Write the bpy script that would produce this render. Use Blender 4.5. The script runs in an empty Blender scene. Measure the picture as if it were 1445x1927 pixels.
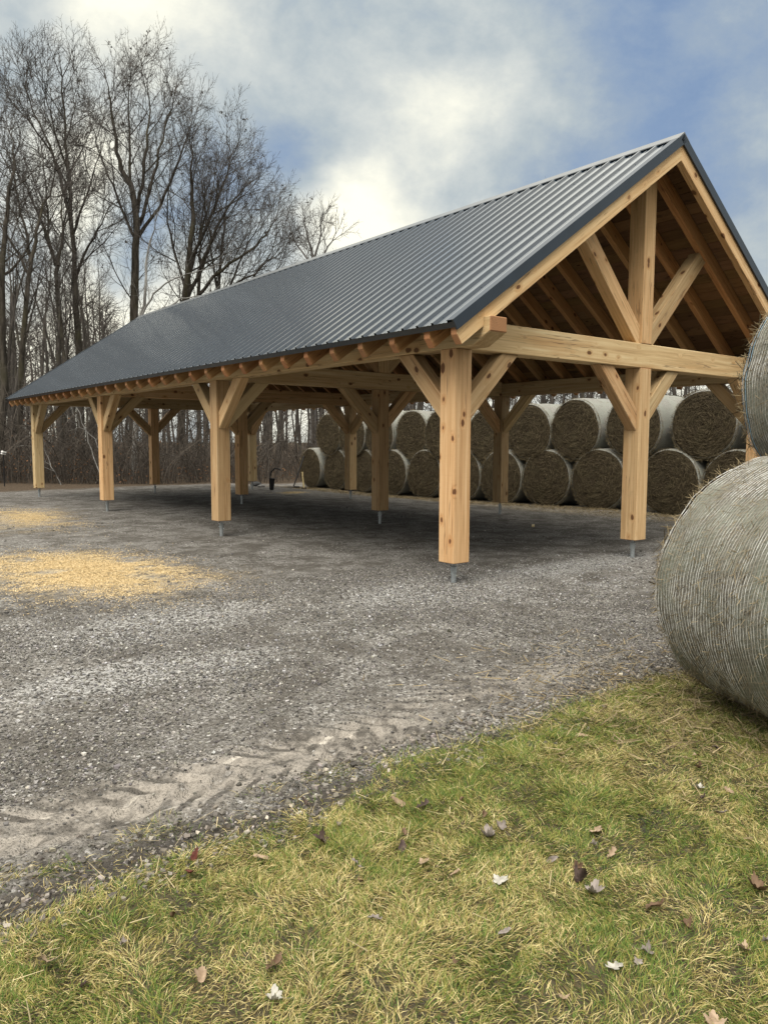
import bpy, bmesh, math, random
import numpy as np
from mathutils import Vector, Matrix

# ---------------------------------------------------------------- camera, world, sun, exposure
scene = bpy.context.scene
COL = scene.collection
R = math.radians

F_PX, YAW, PITCH, ROLL = 1455.63, 0.667903, -0.0899257, 0.00355549
CAM = np.array([-5.4906, -5.7952, 1.5])
W_PX, H_PX = 1445.0, 1927.0
_fw = np.array([math.sin(YAW) * math.cos(PITCH), math.cos(YAW) * math.cos(PITCH), math.sin(PITCH)])
_r = np.array([math.cos(YAW), -math.sin(YAW), 0.0])
_u = np.cross(_r, _fw)
_rt = _r * math.cos(ROLL) + _u * math.sin(ROLL)
_up = -_r * math.sin(ROLL) + _u * math.cos(ROLL)

cam_data = bpy.data.cameras.new("camera")
cam = bpy.data.objects.new("camera", cam_data)
COL.objects.link(cam)
cam_data.sensor_fit = 'HORIZONTAL'
cam_data.sensor_width = 36.0
cam_data.lens = 36.0 * F_PX / W_PX
cam_data.clip_start = 0.05
cam_data.clip_end = 2000.0
cam.matrix_world = Matrix(((_rt[0], _up[0], -_fw[0], CAM[0]), (_rt[1], _up[1], -_fw[1], CAM[1]),
                           (_rt[2], _up[2], -_fw[2], CAM[2]), (0, 0, 0, 1)))
scene.camera = cam


def ray(px, py):
    d = _fw * F_PX + _rt * (px - W_PX / 2) - _up * (py - H_PX / 2)
    return d / np.linalg.norm(d)


def at_depth(px, py, depth):
    d = ray(px, py)
    return CAM + d * (depth / (d @ _fw))


def on_z(px, py, z=0.0):
    d = ray(px, py)
    return CAM + d * ((z - CAM[2]) / d[2])


def to_px(P):
    d = np.asarray(P, float) - CAM
    z = d @ _fw
    return W_PX / 2 + F_PX * (d @ _rt) / z, H_PX / 2 - F_PX * (d @ _up) / z


scene.view_settings.view_transform = 'Standard'
scene.view_settings.look = 'None'
scene.view_settings.exposure = 0.16
scene.view_settings.gamma = 1.0
scene.render.engine = 'CYCLES'
scene.cycles.use_denoising = True
scene.cycles.max_bounces = 6
scene.cycles.diffuse_bounces = 1
scene.cycles.sample_clamp_indirect = 6.0

SUN_AZ = R(240.0)      # compass-like angle of the light measured from +Y towards +X
SUN_EL = R(56.0)

world = bpy.data.worlds.new("World")
scene.world = world
world.use_nodes = True
wn, wl = world.node_tree.nodes, world.node_tree.links
wn.clear()


def wnode(t, **kw):
    n = wn.new(t)
    for k, v in kw.items():
        setattr(n, k, v)
    return n


def wmath(op, a, b=None, c=None, clamp=False):
    n = wnode('ShaderNodeMath', operation=op)
    n.use_clamp = clamp
    for i, v in enumerate((a, b, c)):
        if v is None:
            continue
        if isinstance(v, (int, float)):
            n.inputs[i].default_value = v
        else:
            wl.new(v, n.inputs[i])
    return n.outputs[0]


def build_world():
    tc = wnode('ShaderNodeTexCoord')
    nrm = wnode('ShaderNodeVectorMath', operation='NORMALIZE')
    wl.new(tc.outputs['Generated'], nrm.inputs[0])
    d0 = nrm.outputs[0]
    warp = wnode('ShaderNodeTexNoise')
    warp.inputs['Scale'].default_value = 4.2
    warp.inputs['Detail'].default_value = 5.0
    warp.inputs['Roughness'].default_value = 0.55
    wl.new(d0, warp.inputs['Vector'])
    sub = wnode('ShaderNodeVectorMath', operation='SUBTRACT')
    wl.new(warp.outputs['Color'], sub.inputs[0])
    sub.inputs[1].default_value = (0.5, 0.5, 0.5)
    scl = wnode('ShaderNodeVectorMath', operation='SCALE')
    wl.new(sub.outputs[0], scl.inputs[0])
    scl.inputs['Scale'].default_value = 0.17
    add = wnode('ShaderNodeVectorMath', operation='ADD')
    wl.new(d0, add.inputs[0])
    wl.new(scl.outputs[0], add.inputs[1])
    nr2 = wnode('ShaderNodeVectorMath', operation='NORMALIZE')
    wl.new(add.outputs[0], nr2.inputs[0])
    dw = nr2.outputs[0]
    # broad cloud texture
    big = wnode('ShaderNodeTexNoise')
    big.inputs['Scale'].default_value = 3.6
    big.inputs['Detail'].default_value = 7.0
    big.inputs['Roughness'].default_value = 0.57
    big.inputs['Distortion'].default_value = 0.35
    mp = wnode('ShaderNodeMapping')
    mp.inputs['Scale'].default_value = (1.0, 1.0, 1.7)
    mp.inputs['Location'].default_value = (1.7, 0.4, 2.2)
    wl.new(d0, mp.inputs['Vector'])
    wl.new(mp.outputs[0], big.inputs['Vector'])
    val = wmath('MULTIPLY', wmath('SUBTRACT', big.outputs['Fac'], 0.5), 0.55)
    wisp = wnode('ShaderNodeTexNoise')
    wisp.inputs['Scale'].default_value = 7.0
    wisp.inputs['Detail'].default_value = 8.0
    wisp.inputs['Roughness'].default_value = 0.62
    wisp.inputs['Distortion'].default_value = 0.1
    mp2 = wnode('ShaderNodeMapping')
    mp2.inputs['Scale'].default_value = (1.0, 1.0, 1.35)
    wl.new(d0, mp2.inputs['Vector'])
    wl.new(mp2.outputs[0], wisp.inputs['Vector'])
    val = wmath('MULTIPLY_ADD', wmath('SUBTRACT', wisp.outputs['Fac'], 0.5), 0.58, val)
    # thickness of the cloud cover by heading: 0 = deep blue-grey, 1 = thin and bright (photo x, y, value)
    cover = [
        (20, 30, .60), (160, 30, .70), (300, 30, .70), (420, 30, .64), (490, 40, .95), (560, 25, .36), (650, 35, .34), (760, 30, .42),
        (900, 30, .47), (1050, 30, .38), (1200, 30, .34), (1350, 30, .29), (1440, 30, .30),
        (20, 120, .42), (130, 120, .58), (250, 110, .70), (380, 110, .62), (500, 110, .60), (610, 110, .52), (720, 105, .34), (820, 110, .34),
        (930, 110, .50), (1050, 110, .45), (1180, 110, .38), (1300, 110, .32), (1420, 130, .40),
        (280, 200, .58), (400, 200, .50), (500, 200, .48), (600, 200, .62), (690, 190, .74), (760, 200, .66), (815, 220, .88), (880, 210, .64),
        (970, 200, .50), (1080, 200, .45), (1200, 200, .36), (1320, 200, .30), (1420, 200, .44),
        (330, 300, .44), (450, 290, .46), (550, 290, .36), (660, 280, .54), (750, 290, .66), (850, 290, .60), (950, 290, .42), (1060, 290, .32),
        (1180, 290, .27), (1300, 280, .27), (1430, 300, .36), (480, 360, .32), (560, 350, .30), (640, 350, .40), (720, 350, .62), (790, 350, .60),
        (880, 350, .52), (970, 360, .46), (1090, 350, .32), (1400, 390, .40), (540, 420, .50), (620, 430, .95), (690, 400, 1.5), (735, 395, 1.1), (770, 420, .95),
        (860, 420, .56), (1440, 480, .52), (560, 520, .52), (660, 500, .66), (60, 300, .62), (160, 320, .95), (60, 420, .42), (140, 420, 1.0),
        (230, 480, .30), (60, 530, .60), (150, 600, 1.1), (30, 700, 1.1), (420, 560, .70), (480, 480, .44), (300, 640, .85),
        (600, 760, .80), (900, 740, .85), (1200, 730, .85), (1440, 700, .70), (-200, 300, .55), (-200, 650, .75), (1650, 300, .35), (1700, 600, .55),
        (250, -120, .75), (720, -130, .62), (1200, -120, .45)]
    num, den = None, None
    sg = 1.0 / (R(2.9) ** 2 / 2)
    for px, py, v_ in cover:
        d = ray(px, py)
        dot = wnode('ShaderNodeVectorMath', operation='DOT_PRODUCT')
        wl.new(dw, dot.inputs[0])
        dot.inputs[1].default_value = tuple(d)
        e = wmath('EXPONENT', wmath('MULTIPLY_ADD', dot.outputs['Value'], sg, -sg))
        num = wmath('MULTIPLY_ADD', e, v_, num if num is not None else .55 * .02)
        den = wmath('ADD', e, den if den is not None else .02)
    val = wmath('MULTIPLY_ADD', wmath('ADD', wmath('DIVIDE', num, den), val), 1.28, -.10)
    ramp = wnode('ShaderNodeValToRGB')
    els = ramp.color_ramp.elements
    stops = [(0.0, (.185, .28, .475)), (.20, (.23, .325, .49)), (.36, (.30, .38, .485)), (.52, (.44, .50, .53)),
             (.68, (.60, .635, .62)), (.86, (.84, .84, .745)), (1.0, (1.05, 1.02, .86))]
    els[0].position, els[0].color = stops[0][0], (*stops[0][1], 1)
    els[1].position, els[1].color = stops[-1][0], (*stops[-1][1], 1)
    for p_, c_ in stops[1:-1]:
        e = els.new(p_)
        e.color = (*c_, 1)
    wl.new(val, ramp.inputs['Fac'])
    # open sky behind the clouds
    sky = wnode('ShaderNodeTexSky', sky_type='NISHITA')
    sky.sun_disc = False
    sky.sun_elevation = SUN_EL
    sky.sun_rotation = SUN_AZ
    sky.air_density = 1.2
    skm = wnode('ShaderNodeVectorMath', operation='SCALE')
    wl.new(sky.outputs[0], skm.inputs[0])
    skm.inputs['Scale'].default_value = 0.09
    gap = wnode('ShaderNodeMapRange', interpolation_type='SMOOTHSTEP')
    gap.inputs['From Min'].default_value = 0.36
    gap.inputs['From Max'].default_value = 0.05
    gap.inputs['To Max'].default_value = 0.35
    wl.new(val, gap.inputs['Value'])
    mx = wnode('ShaderNodeMix', data_type='RGBA')
    wl.new(gap.outputs[0], mx.inputs['Factor'])
    wl.new(ramp.outputs[0], mx.inputs['A'])
    wl.new(skm.outputs[0], mx.inputs['B'])
    # unseen sky brightened overhead and behind as added fill light, and for roof reflections
    sep = wnode('ShaderNodeSeparateXYZ')
    wl.new(d0, sep.inputs[0])
    up = wnode('ShaderNodeMapRange', interpolation_type='SMOOTHSTEP')
    up.inputs['From Min'].default_value = 0.485
    up.inputs['From Max'].default_value = 0.76
    wl.new(sep.outputs['Z'], up.inputs['Value'])
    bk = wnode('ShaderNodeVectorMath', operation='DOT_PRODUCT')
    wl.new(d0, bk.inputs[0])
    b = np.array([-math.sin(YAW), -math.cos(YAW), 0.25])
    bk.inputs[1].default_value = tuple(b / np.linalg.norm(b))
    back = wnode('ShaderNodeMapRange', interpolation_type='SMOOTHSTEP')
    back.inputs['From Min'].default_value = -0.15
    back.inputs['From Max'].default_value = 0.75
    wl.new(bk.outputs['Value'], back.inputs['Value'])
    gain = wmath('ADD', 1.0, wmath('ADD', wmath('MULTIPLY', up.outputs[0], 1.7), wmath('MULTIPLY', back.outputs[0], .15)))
    low = wnode('ShaderNodeMapRange', interpolation_type='SMOOTHSTEP')  # added dimming of the unseen low sky behind, to darken the pavilion interior
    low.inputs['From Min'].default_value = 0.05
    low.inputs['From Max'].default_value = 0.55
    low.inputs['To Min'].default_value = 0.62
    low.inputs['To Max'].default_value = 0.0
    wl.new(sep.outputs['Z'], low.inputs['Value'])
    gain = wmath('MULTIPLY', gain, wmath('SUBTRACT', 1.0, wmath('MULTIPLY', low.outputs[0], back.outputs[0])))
    warm = wnode('ShaderNodeMix', data_type='RGBA')
    wl.new(wmath('MULTIPLY', wmath('MAXIMUM', up.outputs[0], back.outputs[0]), 0.75), warm.inputs['Factor'])
    wl.new(mx.outputs['Result'], warm.inputs['A'])
    warm.inputs['B'].default_value = (.70, .655, .575, 1)
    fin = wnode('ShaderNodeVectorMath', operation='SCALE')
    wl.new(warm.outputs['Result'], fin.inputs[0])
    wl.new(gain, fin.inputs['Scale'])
    bg = wnode('ShaderNodeBackground')
    bg.inputs['Strength'].default_value = 1.0
    wl.new(fin.outputs[0], bg.inputs['Color'])
    out = wnode('ShaderNodeOutputWorld')
    wl.new(bg.outputs[0], out.inputs['Surface'])


build_world()

sun_data = bpy.data.lights.new("sun", 'SUN')
sun_data.energy = 3.0
sun_data.angle = R(40.0)
sun_data.color = (1.0, 0.95, 0.86)
sun = bpy.data.objects.new("sun", sun_data)
COL.objects.link(sun)
_sd = Vector((math.sin(SUN_AZ) * math.cos(SUN_EL), math.cos(SUN_AZ) * math.cos(SUN_EL), math.sin(SUN_EL)))
sun.rotation_euler = _sd.to_track_quat('Z', 'Y').to_euler()
sun.location = (0, 0, 40)

# ---------------------------------------------------------------- helpers
rng = np.random.default_rng(7)


def hash2(ix, iy, seed=0):
    n = (ix.astype(np.int64) * 374761393 + iy.astype(np.int64) * 668265263 + seed * 982451653) & 0x7fffffff
    n = ((n ^ (n >> 13)) * 1274126177) & 0x7fffffff
    n = (n ^ (n >> 16)) & 0xffff
    return n / 65535.0


def vnoise(x, y, seed=0):
    x = np.asarray(x, float); y = np.asarray(y, float)
    ix, iy = np.floor(x), np.floor(y)
    fx, fy = x - ix, y - iy
    fx, fy = fx * fx * (3 - 2 * fx), fy * fy * (3 - 2 * fy)
    a = hash2(ix, iy, seed); b = hash2(ix + 1, iy, seed); c = hash2(ix, iy + 1, seed); d = hash2(ix + 1, iy + 1, seed)
    return (a * (1 - fx) + b * fx) * (1 - fy) + (c * (1 - fx) + d * fx) * fy


def fbm(x, y, o=4, seed=0):
    s, a, t = 0, .5, 0
    for i in range(o):
        s = s + a * vnoise(np.asarray(x) * 2 ** i, np.asarray(y) * 2 ** i, seed + i)
        t += a
        a *= .5
    return s / t


def sstep(a, b, x):
    t = np.clip((np.asarray(x, float) - a) / (b - a), 0, 1)
    return t * t * (3 - 2 * t)


def mesh_np(name, verts, faces, mats, cols=None, mat_idx=None, smooth=False):
    """verts (N,3); faces: list of int arrays (M,k)."""
    me = bpy.data.meshes.new(name)
    verts = np.asarray(verts, np.float32)
    faces = [np.asarray(f, np.int32) for f in faces if len(f)]
    nl = sum(f.size for f in faces)
    npoly = sum(len(f) for f in faces)
    me.vertices.add(len(verts))
    me.vertices.foreach_set("co", verts.ravel())
    me.loops.add(nl)
    me.polygons.add(npoly)
    me.loops.foreach_set("vertex_index", np.concatenate([f.ravel() for f in faces]))
    tot = np.concatenate([np.full(len(f), f.shape[1], np.int32) for f in faces])
    st = np.concatenate([[0], np.cumsum(tot)[:-1]]).astype(np.int32)
    me.polygons.foreach_set("loop_start", st)
    try:
        me.polygons.foreach_set("loop_total", tot)
    except Exception:
        pass
    if mat_idx is not None:
        me.polygons.foreach_set("material_index", np.asarray(mat_idx, np.int32))
    me.polygons.foreach_set("use_smooth", np.full(npoly, smooth))
    if cols is not None:
        ca = me.color_attributes.new("Col", 'FLOAT_COLOR', 'POINT')
        c = np.ones((len(verts), 4), np.float32)
        c[:, :3] = cols
        ca.data.foreach_set("color", c.ravel())
    me.update(calc_edges=True)
    for m in mats:
        me.materials.append(m)
    return me


def link(name, me, parent=None, matrix=None):
    o = bpy.data.objects.new(name, me)
    COL.objects.link(o)
    if parent is not None:
        o.parent = parent
    if matrix is not None:
        o.matrix_local = matrix
    return o


def tag(o, label=None, cat=None, group=None, kind=None):
    if label: o["label"] = label
    if cat: o["category"] = cat
    if group: o["group"] = group
    if kind: o["kind"] = kind
    return o


def empty(name, loc, rot=(0, 0, 0)):
    o = bpy.data.objects.new(name, None)
    COL.objects.link(o)
    o.location = loc
    o.rotation_euler = rot
    o.empty_display_size = .2
    return o


def copy_tree(src, parent=None):
    c = src.copy()
    COL.objects.link(c)
    if parent is not None:
        c.parent = parent
    for ch in list(src.children):
        copy_tree(ch, c)
    return c


class NT:
    """small wrapper for building a material"""
    def __init__(self, name):
        self.m = bpy.data.materials.new(name)
        self.m.use_nodes = True
        self.n = self.m.node_tree.nodes
        self.l = self.m.node_tree.links
        self.b = self.n['Principled BSDF']

    def node(self, t, **kw):
        n = self.n.new(t)
        for k, v in kw.items():
            if k in n.inputs:
                self.put(n.inputs[k], v)
            else:
                setattr(n, k, v)
        return n

    def put(self, sock, v):
        if hasattr(v, 'is_output'):
            self.l.new(v, sock)
        elif isinstance(v, tuple) and len(v) == 3 and sock.type == 'RGBA':
            sock.default_value = (*v, 1)
        else:
            sock.default_value = v

    def math(self, op, a, b=None, c=None, clamp=False):
        n = self.n.new('ShaderNodeMath')
        n.operation = op
        n.use_clamp = clamp
        for i, v in enumerate((a, b, c)):
            if v is not None:
                self.put(n.inputs[i], v)
        return n.outputs[0]

    def mix(self, f, a, b, blend='MIX'):
        n = self.n.new('ShaderNodeMix')
        n.data_type = 'RGBA'
        n.blend_type = blend
        self.put(n.inputs[0], f)
        self.put(n.inputs[6], a)
        self.put(n.inputs[7], b)
        return n.outputs[2]

    def step(self, v, a, b, lo=0.0, hi=1.0):
        n = self.n.new('ShaderNodeMapRange')
        n.interpolation_type = 'SMOOTHSTEP'
        self.put(n.inputs['Value'], v)
        n.inputs['From Min'].default_value = a
        n.inputs['From Max'].default_value = b
        n.inputs['To Min'].default_value = lo
        n.inputs['To Max'].default_value = hi
        return n.outputs[0]

    def mapping(self, vec, scale=(1, 1, 1), loc=(0, 0, 0), rot=(0, 0, 0)):
        n = self.n.new('ShaderNodeMapping')
        self.l.new(vec, n.inputs['Vector'])
        for k, v in (('Scale', scale), ('Location', loc), ('Rotation', rot)):
            self.put(n.inputs[k], v)
        return n.outputs[0]

    def noise(self, vec, scale, detail=4.0, rough=.55, dist=0.0):
        n = self.n.new('ShaderNodeTexNoise')
        if vec is not None:
            self.l.new(vec, n.inputs['Vector'])
        n.inputs['Scale'].default_value = scale
        n.inputs['Detail'].default_value = detail
        n.inputs['Roughness'].default_value = rough
        n.inputs['Distortion'].default_value = dist
        return n

    def voro(self, vec, scale, feature='F1', rand=1.0):
        n = self.n.new('ShaderNodeTexVoronoi')
        n.feature = feature
        self.l.new(vec, n.inputs['Vector'])
        n.inputs['Scale'].default_value = scale
        n.inputs['Randomness'].default_value = rand
        return n

    def ramp(self, f, stops):
        n = self.n.new('ShaderNodeValToRGB')
        e = n.color_ramp.elements
        e[0].position, e[0].color = stops[0][0], (*stops[0][1], 1)
        e[1].position, e[1].color = stops[-1][0], (*stops[-1][1], 1)
        for p, c in stops[1:-1]:
            q = e.new(p)
            q.color = (*c, 1)
        self.put(n.inputs['Fac'], f)
        return n.outputs['Color']

    def bump(self, h, strength=.3, dist=.01):
        n = self.n.new('ShaderNodeBump')
        n.inputs['Strength'].default_value = strength
        n.inputs['Distance'].default_value = dist
        self.put(n.inputs['Height'], h)
        self.l.new(n.outputs[0], self.b.inputs['Normal'])

    def done(self, color, rough=.8, spec=None, metal=None):
        self.put(self.b.inputs['Base Color'], color)
        self.put(self.b.inputs['Roughness'], rough)
        if spec is not None: self.put(self.b.inputs['Specular IOR Level'], spec)
        if metal is not None: self.put(self.b.inputs['Metallic'], metal)
        return self.m

    def obj(self):
        return self.node('ShaderNodeTexCoord').outputs['Object']

    def col(self):
        return self.node('ShaderNodeVertexColor', layer_name='Col').outputs['Color']


# ---------------------------------------------------------------- materials
def mat_wood(name, tint=(1, 1, 1), end=False):
    t = NT(name)
    o = t.obj()
    rnd = t.node('ShaderNodeObjectInfo').outputs['Random']
    off = t.node('ShaderNodeCombineXYZ')
    for i, k in enumerate((37.0, 91.0, 53.0)):
        t.put(off.inputs[i], t.math('MULTIPLY', rnd, k))
    v = t.node('ShaderNodeVectorMath', operation='ADD')
    t.l.new(o, v.inputs[0]); t.l.new(off.outputs[0], v.inputs[1])
    v = v.outputs[0]
    # knots
    kv = t.mapping(v, (7.5, 7.5, 4.6))
    wob = t.noise(v, 9.0, 2.0)
    kw = t.node('ShaderNodeVectorMath', operation='MULTIPLY_ADD')
    t.l.new(wob.outputs['Color'], kw.inputs[0]); kw.inputs[1].default_value = (.22, .22, .22); t.l.new(kv, kw.inputs[2])
    kn = t.voro(kw.outputs[0], 1.0)
    kd = kn.outputs['Distance']
    pick = t.step(t.node('ShaderNodeSeparateColor', Color=kn.outputs['Color']).outputs[0], .60, .64)
    core = t.math('MULTIPLY', t.step(t.math('ADD', kd, t.math('MULTIPLY', t.node('ShaderNodeSeparateColor', Color=kn.outputs['Color']).outputs[1], .10)), .26, .19), pick)
    halo = t.math('MULTIPLY', t.step(kd, .42, .10), pick)
    # grain, bent round the knots
    gv = t.mapping(v, (26, 26, .9))
    bend = t.node('ShaderNodeVectorMath', operation='MULTIPLY_ADD')
    hv = t.node('ShaderNodeCombineXYZ')
    t.put(hv.inputs[0], halo); t.put(hv.inputs[1], halo); t.put(hv.inputs[2], 0.0)
    t.l.new(hv.outputs[0], bend.inputs[0]); bend.inputs[1].default_value = (1.6, 1.6, 0); t.l.new(gv, bend.inputs[2])
    g = t.noise(bend.outputs[0], 1.0, 5.0, .6, .4).outputs['Fac']
    fine = t.noise(t.mapping(v, (160, 160, 3)), 1.0, 3.0, .6).outputs['Fac']
    broad = t.noise(t.mapping(v, (5, 5, .8)), 1.0, 3.0, .6).outputs['Fac']
    saw = t.noise(t.mapping(v, (3, 3, 210)), 1.0, 2.0, .7).outputs['Fac']
    c = t.ramp(g, [(.26, (.43, .27, .13)), (.44, (.635, .44, .235)), (.60, (.73, .54, .31)), (.80, (.80, .65, .42))])
    c = t.mix(t.math('MULTIPLY', t.step(broad, .5, .75), .5), c, (.55, .31, .135))
    c = t.mix(t.math('MULTIPLY', t.step(fine, .55, .8), .22), c, (.38, .22, .10))
    c = t.mix(t.math('MULTIPLY', t.step(saw, .52, .75), .14), c, (.34, .22, .12))
    c = t.mix(t.math('MULTIPLY', halo, .55), c, (.52, .27, .10))
    c = t.mix(t.math('MULTIPLY', core, .9), c, (.115, .05, .022))
    # dark water and fungus stains
    st = t.noise(t.mapping(v, (3.5, 3.5, 1.4), loc=(4, 2, 7)), 1.0, 5.0, .65).outputs['Fac']
    c = t.mix(t.math('MULTIPLY', t.step(st, .62, .74), .35), c, (.24, .16, .10))
    if end:
        rings = t.node('ShaderNodeTexWave', wave_type='RINGS', rings_direction='Z')
        t.l.new(t.mapping(o, (1, 1, 0), loc=(.06, .03, 0)), rings.inputs['Vector'])
        rings.inputs['Scale'].default_value = 22.0
        rings.inputs['Distortion'].default_value = 3.0
        rings.inputs['Detail'].default_value = 3.0
        c = t.mix(t.math('MULTIPLY', rings.outputs['Fac'], .55), (.46, .235, .115), (.29, .13, .06))
        c = t.mix(t.math('MULTIPLY', t.step(st, .5, .7), .5), c, (.55, .30, .15))
    ck = t.noise(t.mapping(v, (15, 15, .55), loc=(9, 3, 1)), 1.0, 3.0, .5).outputs['Fac']
    crack = t.math('MULTIPLY', t.step(t.math('ABSOLUTE', t.math('SUBTRACT', ck, .5)), .012, .004), t.step(broad, .44, .56))
    c = t.mix(t.math('MULTIPLY', crack, .65), c, (.15, .085, .045))
    r2 = t.math('FRACT', t.math('MULTIPLY', rnd, 7.31))
    c = t.mix(1.0, c, t.mix(r2, (1.05, .92, .84), (.97, 1.02, 1.0)), 'MULTIPLY')
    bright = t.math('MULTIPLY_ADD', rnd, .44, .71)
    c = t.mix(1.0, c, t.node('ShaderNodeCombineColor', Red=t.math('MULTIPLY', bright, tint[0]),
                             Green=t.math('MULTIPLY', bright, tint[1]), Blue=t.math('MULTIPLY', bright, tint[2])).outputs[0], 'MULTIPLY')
    t.bump(t.math('ADD', t.math('MULTIPLY', g, .6), t.math('ADD', t.math('MULTIPLY', saw, .4), t.math('MULTIPLY', fine, .3))), .25, .004)
    return t.done(c, .68, .3)


WOOD = mat_wood("sawn_timber")
WOOD_END = mat_wood("end_grain", end=True)
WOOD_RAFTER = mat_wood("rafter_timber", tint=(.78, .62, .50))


def mat_deck():
    t = NT("deck_boards")
    o = t.obj()
    c0 = t.col()
    g = t.noise(t.mapping(o, (30, 1.2, 30)), 1.0, 5.0, .6, .3).outputs['Fac']
    b = t.noise(t.mapping(o, (9, 2.2, 9)), 1.0, 5.0, .7).outputs['Fac']
    kn = t.voro(t.mapping(o, (8, 3, 8)), 1.0).outputs['Distance']
    c = t.mix(g, (.15, .08, .036), (.33, .20, .10))
    c = t.mix(t.math('MULTIPLY', t.step(b, .56, .70), .75), c, (.07, .045, .03))
    c = t.mix(t.step(kn, .14, .07), c, (.09, .04, .02))
    c = t.mix(1.0, c, c0, 'MULTIPLY')
    t.bump(g, .3, .004)
    return t.done(c, .8, .2)


def mat_metal_roof():
    t = NT("painted_roof_steel")
    o = t.obj()
    n = t.noise(o, .9, 4.0, .6).outputs['Fac']
    f = t.noise(o, 60, 3.0, .6).outputs['Fac']
    c = t.mix(n, (.009, .020, .034), (.014, .028, .046))
    t.put(t.b.inputs['Coat Weight'], 1.0)
    t.put(t.b.inputs['Coat Roughness'], .07)
    t.put(t.b.inputs['Coat IOR'], 1.42)
    return t.done(c, t.math('MULTIPLY_ADD', f, .06, .10), .32, .0)


def mat_simple(name, c, rough=.6, metal=0.0, var=.15, scale=20, spec=.4):
    t = NT(name)
    o = t.obj()
    n = t.noise(o, scale, 4.0, .6).outputs['Fac']
    lo = tuple(x * (1 - var) for x in c)
    hi = tuple(min(1, x * (1 + var)) for x in c)
    t.bump(n, .15, .003)
    return t.done(t.mix(t.step(n, .3, .7), lo, hi), rough, spec, metal)


DECK = mat_deck()
ROOF = mat_metal_roof()
TRIM = mat_simple("dark_trim_steel", (.022, .034, .050), .35, .2, .1, 3, .6)
RIDGE = mat_simple("ridge_flashing", (.20, .21, .22), .35, .7, .1, 3, .6)
GALV = mat_simple("galvanised_steel", (.46, .50, .52), .45, .75, .2, 45)
BLACK = mat_simple("black_plastic", (.018, .020, .024), .5)
DARKSTEEL = mat_simple("dark_steel", (.03, .03, .032), .5, .6)
PALEWOOD = mat_simple("pale_handle_wood", (.72, .58, .30), .5)
WHITEPAINT = mat_simple("white_plastic", (.78, .78, .76), .5)
GREYBOARD = mat_simple("weathered_board", (.30, .28, .25), .8)


def mat_bark(name, c1, c2, moss=None):
    t = NT(name)
    o = t.obj()
    rnd = t.node('ShaderNodeObjectInfo').outputs['Random']
    n = t.noise(t.mapping(o, (7, 7, 1.6)), 1.0, 6.0, .65, .3).outputs['Fac']
    p = t.noise(o, .55, 4.0, .6).outputs['Fac']
    c = t.mix(t.step(n, .32, .68), c1, c2)
    if moss:
        c = t.mix(t.math('MULTIPLY', t.step(p, .48, .66), .55), c, moss)
    c = t.mix(t.math('MULTIPLY', rnd, .35), c, tuple(x * .5 for x in c1))
    t.bump(n, .6, .03)
    return t.done(c, .9, .15)


BARK = mat_bark("grey_brown_bark", (.030, .026, .021), (.105, .092, .076), (.075, .072, .036))
BARK_FAR = mat_bark("wood_bark", (.045, .040, .036), (.115, .103, .091), (.085, .08, .055))
TWIG = mat_bark("twig_bark", (.066, .059, .054), (.145, .132, .121))
TWIG_FAR = mat_bark("far_twig_bark", (.055, .049, .044), (.12, .107, .097))
BARK_FAINT = mat_bark('faint_twig_bark', (.11, .105, .10), (.20, .19, .185))
BARK_DEAD = mat_bark("bleached_dead_bark", (.17, .165, .155), (.33, .325, .31))


def mat_attr(name, rough=.85, spec=.2, bump=0.0, scale=60, trans=0.0):
    t = NT(name)
    c = t.col()
    if bump:
        t.bump(t.noise(t.obj(), scale, 3.0).outputs['Fac'], bump, .004)
    if trans:
        t.done(c, rough, spec)
        tr = t.node('ShaderNodeBsdfTranslucent')
        t.l.new(c, tr.inputs['Color'])
        ms = t.node('ShaderNodeMixShader')
        ms.inputs[0].default_value = trans
        t.l.new(t.b.outputs[0], ms.inputs[1]); t.l.new(tr.outputs[0], ms.inputs[2])
        out = [n for n in t.n if n.type == 'OUTPUT_MATERIAL'][0]
        t.l.new(ms.outputs[0], out.inputs['Surface'])
        return t.m
    return t.done(c, rough, spec)


STONE = mat_attr("crushed_stone", .85, .25, .3, 90)
GRASS = mat_attr("grass_blades", .6, .25, trans=.25)
BRUSH = mat_attr("brush_twigs", .9, .1)
HAYFIB = mat_attr("hay_fibres", .8, .2)


def mat_leaf(name, c1, c2):
    t = NT(name)
    o = t.obj()
    n = t.noise(o, 28, 4.0, .6).outputs['Fac']
    v = t.noise(t.mapping(o, (120, 14, 60)), 1.0, 3.0).outputs['Fac']
    c = t.mix(t.step(n, .35, .65), c1, c2)
    c = t.mix(t.math('MULTIPLY', t.step(v, .5, .7), .3), c, tuple(x * .55 for x in c1))
    t.bump(v, .4, .003)
    return t.done(c, .75, .25)


LEAF = {'brown': mat_leaf("brown_leaf", (.10, .06, .035), (.19, .125, .08)),
        'tan': mat_leaf("tan_leaf", (.24, .17, .11), (.40, .30, .21)),
        'pale': mat_leaf("pale_leaf", (.30, .285, .25), (.47, .45, .40)),
        'grey': mat_leaf("grey_leaf", (.17, .145, .13), (.30, .26, .235)),
        'dark': mat_leaf("dark_leaf", (.045, .03, .026), (.10, .07, .06)),
        'red': mat_leaf("red_leaf", (.07, .018, .013), (.15, .05, .035))}


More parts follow.
